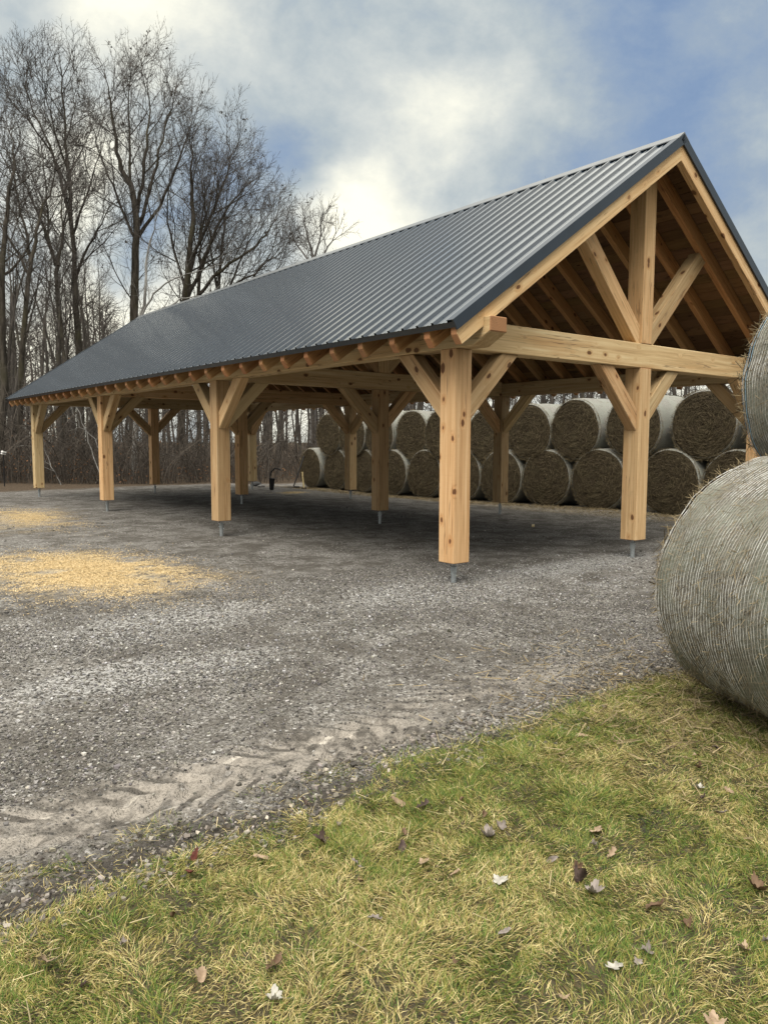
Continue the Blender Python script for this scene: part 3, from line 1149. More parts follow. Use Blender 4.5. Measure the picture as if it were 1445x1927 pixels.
def hay_cols(n, dark=1.0):
    t = rng.uniform(0, 1, n)[:, None]
    c = np.array([.10, .075, .038]) * (1 - t) + np.array([.36, .285, .165]) * t
    return c * dark * rng.uniform(.7, 1.15, (n, 1))


def bale_radius(R0, a, x, seed):
    sag = -.035 * np.exp(-((np.sin(a) + 1) / .25) ** 2)
    return R0 * (1 + .030 * (fbm(np.cos(a) * 1.6 + 5, np.sin(a) * 1.6 + x * 1.5, 4, seed) - .5) * 2 + sag)


def bale_end(R0, x, sgn, seed, nf):
    ring = np.linspace(0.02, 1, 20)
    ang = np.linspace(0, 2 * math.pi, 72, endpoint=False)
    rr, aa = np.meshgrid(ring, ang, indexing='ij')
    rad = bale_radius(R0, aa, x, seed)
    yy, zz = rr * rad * np.cos(aa), rr * rad * np.sin(aa)
    dep = .030 * (1 - rr ** 3) + .045 * (fbm(yy * 6, zz * 6, 4, seed + 3) - .5) + .004 * np.sin(rr * 60 + aa) - .05 * np.clip(rr - .93, 0, 1) / .07
    v = np.stack([x + sgn * dep, yy, zz], -1).reshape(-1, 3)
    m = 72
    i = np.arange(m); j = (i + 1) % m
    fs = [np.stack([k * m + i, k * m + j, (k + 1) * m + j, (k + 1) * m + i], -1) for k in range(19)]
    fs = np.concatenate(fs)
    if sgn < 0: fs = fs[:, ::-1]
    nv = len(v)
    r_ = np.sqrt(rng.uniform(.001, 1, nf)) * .985
    a_ = rng.uniform(0, 2 * math.pi, nf)
    p = np.stack([np.full(nf, x + sgn * .02) + sgn * .03 * (1 - r_ ** 3) * .8, r_ * R0 * np.cos(a_), r_ * R0 * np.sin(a_)], -1)
    tg = np.stack([np.zeros(nf), -np.sin(a_), np.cos(a_)], -1)
    nr = np.tile(np.array([sgn, 0, 0.]), (nf, 1))
    fv, ff, fc = fibres(nf, p, tg, nr, rng.uniform(.04, .15, nf), rng.uniform(.003, .007, nf), hay_cols(nf, .42), .035, .6)
    # shaggy rim
    nr_ = nf // 5
    a_ = rng.uniform(0, 2 * math.pi, nr_)
    p = np.stack([np.full(nr_, x) + sgn * rng.uniform(-.03, .02, nr_), R0 * np.cos(a_), R0 * np.sin(a_)], -1)
    tg = np.stack([np.full(nr_, sgn * .9), np.cos(a_) * .35, np.sin(a_) * .35], -1)
    nr2 = np.stack([np.zeros(nr_), np.cos(a_), np.sin(a_)], -1)
    gv, gf, gc = fibres(nr_, p, tg, nr2, rng.uniform(.03, .10, nr_), rng.uniform(.002, .005, nr_), hay_cols(nr_, 1.2), .01, .6)
    V = np.concatenate([v, fv, gv]); C = np.concatenate([np.full((nv, 3), .1), fc, gc])
    F = [fs, ff + nv, gf + nv + len(fv)]
    mi = np.concatenate([np.zeros(len(fs)), np.ones(len(ff) + len(gf))])
    return mesh_np("hay_end", V, F, [HAYEND, HAYFIB], C, mi)


def bale_side(R0, L, seed, mat, nf):
    xs = np.concatenate([[0, .012, .03, .06], np.linspace(.1, L - .1, 26), [L - .06, L - .03, L - .012, L]])
    inset = np.interp(xs, [0, .012, .03, .06, L - .06, L - .03, L - .012, L], [.035, .018, .008, 0, 0, .008, .018, .035])
    ang = np.linspace(0, 2 * math.pi, 128, endpoint=False)
    XX, AA = np.meshgrid(xs, ang, indexing='ij')
    rad = bale_radius(R0, AA, XX, seed) - inset[:, None] + (.034 if nf > 1000 else .014) * (fbm(XX * 5, AA * 4, 4, seed + 9) - .5)
    v = np.stack([XX, rad * np.cos(AA), rad * np.sin(AA)], -1).reshape(-1, 3)
    m = 128
    i = np.arange(m); j = (i + 1) % m
    fs = np.concatenate([np.stack([k * m + i, (k + 1) * m + i, (k + 1) * m + j, k * m + j], -1) for k in range(len(xs) - 1)])[:, ::-1]
    nv = len(v)
    a_ = rng.uniform(0, 2 * math.pi, nf); x_ = rng.uniform(.01, L - .01, nf)
    rad = bale_radius(R0, a_, x_, seed)
    p = np.stack([x_, rad * np.cos(a_), rad * np.sin(a_)], -1)
    nr = np.stack([np.zeros(nf), np.cos(a_), np.sin(a_)], -1)
    tg = np.stack([rng.normal(0, .7, nf), -np.sin(a_), np.cos(a_)], -1)
    fv, ff, fc = fibres(nf, p + nr * .003, tg, nr, rng.uniform(.02, .075, nf), rng.uniform(.0016, .004, nf), hay_cols(nf, 1.05) * np.array([.97, 1.0, 1.08]), .018, .6)
    V = np.concatenate([v, fv]); C = np.concatenate([np.full((nv, 3), .1), fc])
    return mesh_np("netted_side", V, [fs, ff + nv], [mat, HAYFIB], C, np.concatenate([np.zeros(len(fs)), np.ones(len(ff))]), smooth=True)


def net_strands(R0, L, seed):
    """the plastic net's own strands, one ring each, as one part"""
    seg = 150
    ang = np.linspace(0, 2 * math.pi, seg, endpoint=False)
    V, F, MI = [], [], []
    n = 0
    x = .012
    while x < L - .01:
        ph = rng.uniform(0, 9)
        xx = x + .011 * (fbm(ang * 1.3 + ph, ang * 0 + x * 3, 3, seed) - .5) + .006 * (fbm(np.cos(ang) * 3 + x, np.sin(ang) * 3, 2, 55) - .5)
        rad = bale_radius(R0, ang, xx, seed) + .034 * (fbm(xx * 5, ang * 4, 4, seed + 9) - .5) + .003 + .003 * fbm(ang * 6, ang * 0 + x * 7, 2, 8) - .001 - (.03 * math.exp(-x / .012) if x < .05 else 0)
        w, hgt = rng.uniform(.0010, .0021), .0022
        for dx, dr in ((-w, 0), (0, hgt), (w, 0)):
            V.append(np.stack([xx + dx, (rad + dr) * np.cos(ang), (rad + dr) * np.sin(ang)], -1))
        i = np.arange(seg); j = (i + 1) % seg
        for k in range(2):
            F.append(np.stack([n + k * seg + i, n + k * seg + j, n + (k + 1) * seg + j, n + (k + 1) * seg + i], -1))
            MI.append(np.full(seg, 1 if x < .06 and rng.random() < .12 else 0))
        n += 3 * seg
        x += rng.uniform(.017, .029)
    # zig-zag ties between the strands
    return mesh_np("net_wrap", np.concatenate(V), [np.concatenate(F)], [STRAND, STRAND_BLUE], None, np.concatenate(MI))


def make_bale(R0, L, seed, near=False):
    e = empty("hay_bale", (0, 0, 0))
    link("netted_side", bale_side(R0, L, seed, NET_NEAR if near else NET, 9000 if near else 600), e)
    link("hay_end", bale_end(R0, .0, -1, seed, 2600 if not near else 2200), e)
    link("hay_end", bale_end(R0, L, 1, seed + 50, 1200), e)
    if near:
        link("net_wrap", net_strands(R0, L, seed), e)
    return e


def build_bales():
    bot = [17.0, 15.5, 14.0, 12.45, 10.95, 9.45, 7.95, 6.5, 4.95, 3.2, 1.75, .3]
    top = [15.85, 14.4, 13.0, 11.63, 10.15, 8.55, 7.05, 5.64, 4.07, 2.5, .95]
    ords = ["first", "second", "third", "fourth", "fifth", "sixth", "seventh", "eighth", "ninth", "tenth", "eleventh", "twelfth"]
    lab_b = {0: "hay bale at the left end of the bottom row, hammer in front of it"}
    lab_t = {0: "hay bale at the left end of the upper row, beside the bare woods",
             9: "upper hay bale right of the middle gable post, whole end visible"}
    protos = [make_bale(.712, 1.45, 11), make_bale(.70, 1.42, 12), make_bale(.72, 1.48, 13), make_bale(.705, 1.4, 14)]
    used = set()
    spots = []
    for k, y in enumerate(bot):
        z = .585 + .085 * float(sstep(12, 2.5, y))
        spots.append((y, z, 0, lab_b.get(k, f"{ords[k]} hay bale from the left in the bottom row")))
    for k, y in enumerate(top):
        z = 1.74 + .13 * float(sstep(9, 2.5, y)) + (-.06 if k == 5 else 0)
        spots.append((y, z, 1, lab_t.get(k, f"{ords[k]} hay bale from the left in the upper row")))
    for n, (y, z, tier, label) in enumerate(spots):
        pi = int(rng.integers(0, 4))
        if pi in used:
            o = copy_tree(protos[pi])
        else:
            o = protos[pi]; used.add(pi)
        o.location = (9.2 + rng.uniform(-.09, .09) + (0.0 if tier else -.02), y, z)
        o.rotation_euler = (rng.uniform(-.25, .25), rng.uniform(-.02, .02), rng.uniform(-.04, .05))
        tag(o, label, "hay bale", "hay bales stacked in two rows behind the pavilion")
    for pi in range(4):
        if pi not in used:
            for c in list(protos[pi].children): bpy.data.objects.remove(c)
            bpy.data.objects.remove(protos[pi])
    # the big bales beside the camera
    R0 = .722
    ang = R(63)
    rot = ang + math.pi           # local +x runs from the far end towards the camera
    n = np.array([math.sin(ang), -math.cos(ang)])
    a = make_bale(R0, 1.35, 31, True)
    a.location = (-.93, -3.66, .695); a.rotation_euler = (0, 0, rot)
    tag(a, "big net wrapped hay bale in front on the grass, wrapped side towards the viewer", "hay bale", "netted hay bales beside the lawn")
    b = make_bale(R0, 1.35, 37, True)
    b.location = (-.17, -3.71, 1.84); b.rotation_euler = (.9, 0, rot)
    tag(b, "net wrapped hay bale stacked on the big front bale, cut off by the edge", "hay bale", "netted hay bales beside the lawn")
    c = copy_tree(a)
    c.location = (-.93 + n[0] * 1.447 + .1, -3.66 + n[1] * 1.447 + .15, .69); c.rotation_euler = (1.9, 0, rot)
    tag(c, "netted hay bale on the grass hidden behind the big front bale", "hay bale", "netted hay bales beside the lawn")


build_bales()


def build_hay_litter():
    g = np.random.default_rng(23)
    m = 14000
    x = 9.1 - np.abs(g.normal(0, .55, m)); y = g.uniform(-1, 18.2, m)
    m2 = 2500
    x = np.concatenate([x, -1.35 + g.normal(0, .55, m2)]); y = np.concatenate([y, -3.6 + g.normal(0, .7, m2)])
    n = len(x)
    p = np.stack([x, y, ground_h(x, y) + .012 + .02 * g.random(n)], -1)
    a = g.uniform(0, 6.28, n)
    v, f, c = fibres(n, p, np.stack([np.cos(a), np.sin(a), g.normal(0, .15, n)], -1), np.tile(np.array([0, 0, 1.]), (n, 1)),
                     g.uniform(.03, .14, n), g.uniform(.003, .008, n), hay_cols(n, 1.0), .02, .3)
    o = link("hay_litter", mesh_np("hay_litter", v, [f], [HAYFIB], c))
    tag(o, "loose hay spilled on the ground along the foot of the stacked bales", "hay", kind="stuff")


build_hay_litter()

# ---------------------------------------------------------------- bare trees
def tube_mesh(groups, mat_list, name, extra=None):
    """groups: list of (polyline list, sides); polyline = (pts (N,3), radii (N,))"""
    V, F4, n = [], [], 0
    for polys, sides in groups:
        t = np.linspace(0, 2 * math.pi, sides, endpoint=False)
        ct, st = np.cos(t), np.sin(t)
        byN = {}
        for p, r in polys:
            byN.setdefault(len(p), []).append((p, r))
        for N, lst in byN.items():
            P = np.array([q[0] for q in lst]); Rr = np.array([q[1] for q in lst])      # (M,N,3) (M,N)
            T = np.gradient(P, axis=1)
            T /= np.linalg.norm(T, axis=2, keepdims=True) + 1e-9
            ref = np.where(np.abs(T[:, :1, 2:3]) > .8, np.array([[[1., 0, 0]]]), np.array([[[0, 0, 1.]]]))
            a = np.cross(T, np.broadcast_to(ref, T.shape)); a /= np.linalg.norm(a, axis=2, keepdims=True) + 1e-9
            b = np.cross(T, a)
            v = P[:, :, None, :] + Rr[:, :, None, None] * (a[:, :, None, :] * ct[None, None, :, None] + b[:, :, None, :] * st[None, None, :, None])
            M = len(lst)
            V.append(v.reshape(-1, 3))
            idx = n + np.arange(M * N * sides).reshape(M, N, sides)
            nxt = np.roll(idx, -1, axis=2)
            f = np.stack([idx[:, :-1], nxt[:, :-1], nxt[:, 1:], idx[:, 1:]], -1).reshape(-1, 4)
            F4.append(f)
            n += M * N * sides
    if extra is not None:
        ev, ef = extra
        V.append(ev); F4.append(ef + n)
    return mesh_np(name, np.concatenate(V), F4, mat_list, smooth=True)


def norm(v):
    return v / (np.linalg.norm(v) + 1e-9)


def grow(g, start, d, length, r0, level, out, upw, droop=0.0, nseg=None):
    """grow one branch polyline and its children; out[level] collects polylines"""
    nseg = nseg or (6, 5, 4, 3, 3)[min(level, 4)]
    pts = [start]
    step = length / nseg
    wob = (.08, .12, .14, .15, .17)[min(level, 4)]
    for k in range(nseg):
        d = norm(d + g.normal(0, wob, 3) + np.array([0, 0, upw]) * .5)
        pts.append(pts[-1] + d * step)
    pts = np.array(pts)
    rad = r0 * np.linspace(1, .34 if level < 3 else .45, nseg + 1)
    out.setdefault(level, []).append((pts, rad))
    return pts, rad


def spawn(g, pts, rad, level, out, spec, f0=.25):
    """children along a polyline. spec[level] = (spacing, length range, angle range, upward pull)"""
    if level not in spec: return
    spc, (l0, l1), (a0, a1), upw, rmin = spec[level]
    seg = np.linalg.norm(np.diff(pts, axis=0), axis=1)
    cum = np.concatenate([[0], np.cumsum(seg)])
    L = cum[-1]
    s = L * f0 + g.uniform(0, spc)
    roll = g.uniform(0, 6.28)
    while s < L:
        k = min(np.searchsorted(cum, s) - 1, len(seg) - 1)
        k = max(k, 0)
        fr = (s - cum[k]) / seg[k]
        p = pts[k] * (1 - fr) + pts[k + 1] * fr
        r = rad[k] * (1 - fr) + rad[k + 1] * fr
        t = norm(pts[k + 1] - pts[k])
        roll += 2.4 + g.normal(0, .5)
        ref = np.array([1., 0, 0]) if abs(t[2]) > .8 else np.array([0, 0, 1.])
        a = norm(np.cross(t, ref)); b = np.cross(t, a)
        ang = g.uniform(a0, a1)
        d = t * math.cos(ang) + (a * math.cos(roll) + b * math.sin(roll)) * math.sin(ang)
        le = g.uniform(l0, l1) * (1.0 - .45 * s / L)
        cr = max(min(r * .55, le * .0125 + .002), rmin)
        q, rr = grow(g, p, d, le, cr, level, out, upw)
        spawn(g, q, rr, level + 1, out, spec, .12)
        s += spc * g.uniform(.7, 1.3)
    # terminal fork
    if level >= 2:
        for _ in range(2):
            d = norm(norm(pts[-1] - pts[-2]) + g.normal(0, .35, 3))
            le = g.uniform(l0, l1) * .7
            q, rr = grow(g, pts[-1], d, le, max(rad[-1] * .8, rmin), level, out, upw)
            spawn(g, q, rr, level + 1, out, spec, .12)


def split_mesh(out, bark, twig, clumps=None):
    trunk = tube_mesh([(out.get(0, []), 9), (out.get(1, []), 6)], [bark], "trunk")
    fine = [(out.get(2, []), 4), (out.get(3, []), 3), (out.get(4, []), 3)]
    fine = [g_ for g_ in fine if g_[0]]
    crown = tube_mesh(fine, [twig], "crown", clumps) if fine else None
    return trunk, crown


SPEC_BIG = {1: (.85, (1.6, 3.6), (.45, .85), .16, .02), 2: (.34, (.8, 2.1), (.4, .85), .14, .012),
            3: (.21, (.35, .95), (.4, .9), .10, .0075), 4: (.20, (.18, .45), (.4, .9), .05, .006)}


def stem_line(px_pts, depth, g, r0, r1, base):
    """main stem from its course in the photo, set at its own distance with its own depth wander"""
    pts = []
    wob = 0
    for k, (x, y) in enumerate(px_pts):
        wob += g.normal(0, .35) if k else 0
        pts.append(at_depth(x, y, depth + wob))
    pts = np.array(pts)
    # resample smoothly
    t = np.linspace(0, 1, len(pts)); tt = np.linspace(0, 1, (len(pts) - 1) * 3 + 1)
    q = np.stack([np.interp(tt, t, pts[:, c]) for c in range(3)], -1)
    for _ in range(2):
        q[1:-1] = .25 * q[:-2] + .5 * q[1:-1] + .25 * q[2:]
    q[1:-1] += g.normal(0, .035, (len(q) - 2, 3))
    return q - base, np.linspace(r0, r1, len(q)) ** 1.0


def hero_tree(label, depth, stems, seed, bark=BARK, twig=TWIG, spec=SPEC_BIG, leaves=0):
    g = np.random.default_rng(seed)
    b0 = at_depth(stems[0][0][0][0], 829, depth)
    base = np.array([b0[0], b0[1], float(ground_h(b0[0], b0[1])) - .15])
    out = {}
    for k, (pp, r0, r1) in enumerate(stems):
        pp = [(x_, 829 + (y_ - 829) * (.945 if depth < 50 else 1.02)) for x_, y_ in pp]
        kr = .74 if depth < 50 else 1.0
        q, rad = stem_line(pp, depth, g, r0 * kr, r1 * .8, base)
        if k == 0:
            q[0] = (0, 0, 0); rad[0] *= 1.35
        out.setdefault(0, []).append((q, rad))
        f0 = .40 if k == 0 else .12
        spawn(g, q, rad, 1, out, spec, f0)
        # leader twigs
        d = norm(q[-1] - q[-2])
        for _ in range(3):
            w, rr = grow(g, q[-1], norm(d + g.normal(0, .3, 3)), g.uniform(.9, 1.8), max(r1 * .8, .012), 2, out, .2)
            spawn(g, w, rr, 3, out, spec, .1)
    clumps = None
    if leaves:
        tips = np.array([p[0][-1] for p in out.get(3, [])])
        c = tips[g.integers(0, len(tips), leaves)]
        c = c + g.normal(0, .03, c.shape)
        c = np.repeat(c, 5, 0) + g.normal(0, .05, (leaves * 5, 3))
        a = g.normal(0, 1, (len(c), 3)); a /= np.linalg.norm(a, axis=1)[:, None]
        b = np.cross(a, g.normal(0, 1, (len(c), 3))); b /= np.linalg.norm(b, axis=1)[:, None]
        s = g.uniform(.04, .08, (len(c), 1))
        v = np.stack([c - a * s, c - b * s * .6, c + a * s, c + b * s * .6], 1).reshape(-1, 3)
        clumps = (v, np.arange(len(v)).reshape(-1, 4))
    tr, cr = split_mesh(out, bark, twig, clumps)
    e = empty("bare_tree", tuple(base))
    link("trunk", tr, e)
    if cr: link("crown", cr, e)
    tag(e, label, "tree")
    return e


def build_hero_trees():
    hero_tree("tallest bare tree with straight dark trunk rising behind the far roof corner", 34, [
        ([(152, 930), (152, 750), (148, 640), (141, 520), (137, 420), (128, 300), (122, 200), (117, 105)], .26, .03),
        ([(132, 385), (112, 300), (95, 240), (65, 175), (48, 125)], .10, .02),
        ([(137, 420), (155, 360), (178, 300), (190, 240)], .08, .018),
        ([(130, 330), (108, 280), (80, 225), (40, 175)], .07, .018),
        ([(124, 230), (138, 180), (148, 125)], .05, .015),
        ([(141, 520), (155, 455), (185, 410), (205, 365)], .09, .018),
        ([(127, 290), (105, 220), (88, 150), (80, 115)], .06, .015)], 3)
    hero_tree("wide forked bare tree with many withered leaf clumps above the back roof corner", 36, [
        ([(250, 930), (252, 620), (256, 480), (258, 380), (245, 315), (222, 275), (215, 210), (207, 150), (200, 110)], .30, .025),
        ([(258, 375), (264, 320), (275, 240), (283, 170), (277, 110)], .13, .02),
        ([(262, 400), (285, 330), (300, 250), (318, 185), (330, 130)], .12, .02),
        ([(245, 310), (243, 230), (240, 150), (245, 105)], .09, .018),
        ([(256, 430), (230, 370), (205, 300), (182, 240), (167, 180)], .10, .018),
        ([(262, 420), (300, 365), (330, 290), (352, 220), (362, 190)], .12, .018)], 5, leaves=70)
    hero_tree("spreading bare tree whose low limbs lean out to the right over the roof ridge", 38, [
        ([(340, 930), (345, 600), (352, 500), (358, 430), (365, 350), (358, 285), (362, 250)], .28, .025),
        ([(348, 560), (380, 470), (410, 400), (440, 345), (465, 320)], .14, .02),
        ([(352, 570), (400, 500), (450, 465), (495, 425), (515, 395)], .13, .02),
        ([(355, 480), (390, 400), (418, 330), (430, 285), (438, 255)], .12, .02),
        ([(352, 590), (430, 525), (480, 495), (520, 455)], .12, .02),
        ([(347, 520), (325, 440), (310, 370), (318, 325)], .10, .02),
        ([(349, 545), (368, 450), (395, 360), (405, 300)], .11, .02)], 8, leaves=50)
    hero_tree("fan shaped bare tree of several slim stems rising just over the roof ridge", 41, [
        ([(405, 930), (408, 590), (412, 520), (420, 440), (424, 370), (428, 320)], .18, .02),
        ([(409, 575), (440, 500), (470, 430), (492, 385)], .10, .018),
        ([(409, 580), (455, 530), (495, 480), (515, 440)], .10, .018),
        ([(411, 540), (398, 460), (385, 390), (380, 330)], .09, .018),
        ([(410, 585), (470, 550), (510, 505), (530, 470)], .09, .018)], 33, leaves=25)
    hero_tree("bare tree with a trunk forking low, left of the tallest bare tree", 33, [
        ([(117, 930), (113, 640), (108, 520), (105, 480), (115, 440), (120, 400), (128, 350)], .17, .03),
        ([(105, 480), (88, 425), (68, 370), (48, 320), (22, 270)], .10, .02),
        ([(90, 430), (88, 370), (84, 300), (78, 250)], .07, .02)], 12)
    hero_tree("leaning pale grey bare tree with wide fork near the left edge", 30, [
        ([(30, 930), (40, 660), (52, 520), (60, 470), (70, 410), (80, 370), (100, 320), (108, 270)], .16, .02),
        ([(60, 470), (45, 400), (30, 330), (25, 270)], .09, .02),
        ([(55, 500), (27, 450), (5, 400), (-15, 350)], .08, .02)], 15)
    hero_tree("mossy bare tree trunk standing at the very left edge", 29, [
        ([(0, 930), (4, 600), (3, 480), (10, 400), (20, 320), (28, 260), (18, 215)], .20, .02),
        ([(3, 480), (-20, 400), (-35, 300)], .12, .02),
        ([(5, 500), (45, 465), (72, 405)], .08, .02)], 18)
    hero_tree("broken bleached dead tree with white limbs reaching over the roof ridge", 32, [
        ([(252, 930), (256, 660), (263, 600), (272, 540), (275, 480), (281, 430), (292, 395)], .14, .02),
        ([(262, 605), (295, 572), (330, 553), (362, 541), (395, 536)], .07, .015),
        ([(267, 580), (290, 530), (320, 510), (350, 497), (392, 487)], .06, .015)], 21, BARK_DEAD, BARK_DEAD,
        {1: (1.3, (.8, 1.8), (.5, 1.0), .05, .012), 2: (.5, (.4, .9), (.5, .9), .05, .007), 3: (.35, (.2, .5), (.4, .9), .0, .005)})
    hero_tree("slender dark bare tree between the forked tree and the spreading tree", 40, [
        ([(376, 930), (373, 560), (378, 480), (375, 420), (385, 350)], .17, .03),
        ([(376, 500), (395, 440), (420, 390), (455, 370)], .08, .02)], 24)
    hero_tree("slim bare tree with curved dark stem just right of the tallest bare tree", 31, [
        ([(118, 930), (121, 700), (116, 600), (108, 470), (88, 420), (80, 360)], .12, .02),
        ([(109, 480), (120, 400), (118, 330)], .07, .02)], 27)
    hero_tree("small rounded bare tree showing alone above the middle of the roof ridge", 62, [
        ([(590, 840), (590, 520), (589, 485), (578, 450), (572, 425)], .22, .03),
        ([(590, 500), (602, 455), (606, 420)], .11, .02),
        ([(590, 510), (620, 470), (636, 440)], .10, .02),
        ([(590, 505), (560, 470), (548, 445)], .10, .02)], 30, BARK_FAINT, BARK_FAINT,
        {1: (.6, (1.4, 3.0), (.4, .85), .14, .03), 2: (.4, (.8, 1.8), (.4, .85), .12, .018), 3: (.3, (.4, 1.1), (.4, .9), .08, .013)})


build_hero_trees()


def wood_tree(seed, h, r, far=False):
    g = np.random.default_rng(seed)
    out = {}
    n = 10
    pts = [np.zeros(3)]
    d = norm(np.array([g.normal(0, .05), g.normal(0, .05), 1]))
    for k in range(n):
        d = norm(d + g.normal(0, .055, 3) + np.array([0, 0, .08]))
        pts.append(pts[-1] + d * h / n)
    pts = np.array(pts)
    rad = r * np.linspace(1, .14, n + 1); rad[0] *= 1.3
    out[0] = [(pts, rad)]
    spec = {1: (.75, (1.3, 3.8), (.45, .95), .18, .016), 2: (.55, (.7, 1.8), (.4, .9), .12, .009), 3: (.42, (.35, .9), (.4, .9), .06, .006)}
    spawn(g, pts, rad, 1, out, spec, g.uniform(.22, .42))
    return split_mesh(out, BARK_FAR, TWIG_FAR)


def build_wood():
    protos = []
    for s, h, r in ((101, 15, .15), (102, 17, .19), (103, 13, .11), (104, 18, .23), (105, 11, .085), (106, 16, .14)):
        protos.append((wood_tree(s, h, r), h))
    g = np.random.default_rng(42)
    made = []
    first = [None] * len(protos)
    tries = 0
    while len(made) < 165 and tries < 12000:
        tries += 1
        px = g.uniform(-160, 1500)
        # woods edge: near on the left, farther behind the bales
        if g.random() < .62:
            px = g.uniform(-160, 640)
            dep = g.uniform(27.5, 62)
        else:
            dep = g.uniform(34, 75)
        p = at_depth(px, 829, dep)
        x, y = p[0], p[1]
        if y < 21.0 + .1 * x - 1.0 and x < 15: continue
        if x < 13.5 and y < 20.5: continue
        if any((x - q[0]) ** 2 + (y - q[1]) ** 2 < 1.3 for q in made): continue
        if px < 330 and dep < 40 and g.random() < .65: continue
        k = int(g.integers(0, len(protos)))
        h = protos[k][1]
        sc = g.uniform(.8, 1.15)
        if px > 250:
            ridge = np.interp(px, [250, 262, 1285, 1445], [610, 599, 254, 540])
            hmax = (829 - ridge - 20) / F_PX * dep - .9
            if px > 1285: hmax *= .75
            sc = min(sc, hmax / h)
        else:
            top = np.interp(px, [-160, 0, 100, 250], [400, 400, 430, 470])
            hmax = (829 - top) / F_PX * dep
            sc = min(sc, hmax / h)
        if sc < .45: continue
        made.append((x, y))
        (tr, cr), _ = protos[k]
        if first[k] is None:
            e = empty("wood_tree", (0, 0, 0))
            link("trunk", tr, e); link("crown", cr, e)
            first[k] = e
        else:
            e = copy_tree(first[k])
        e.location = (x, y, float(ground_h(x, y)) - .1)
        e.rotation_euler = (g.normal(0, .03), g.normal(0, .03), g.uniform(0, 6.28))
        e.scale = (sc, sc, sc)
        tag(e, "slim bare tree in the dense winter wood behind the pavilion and hay bales", "tree", "bare trees of the wood behind the pavilion")


build_wood()


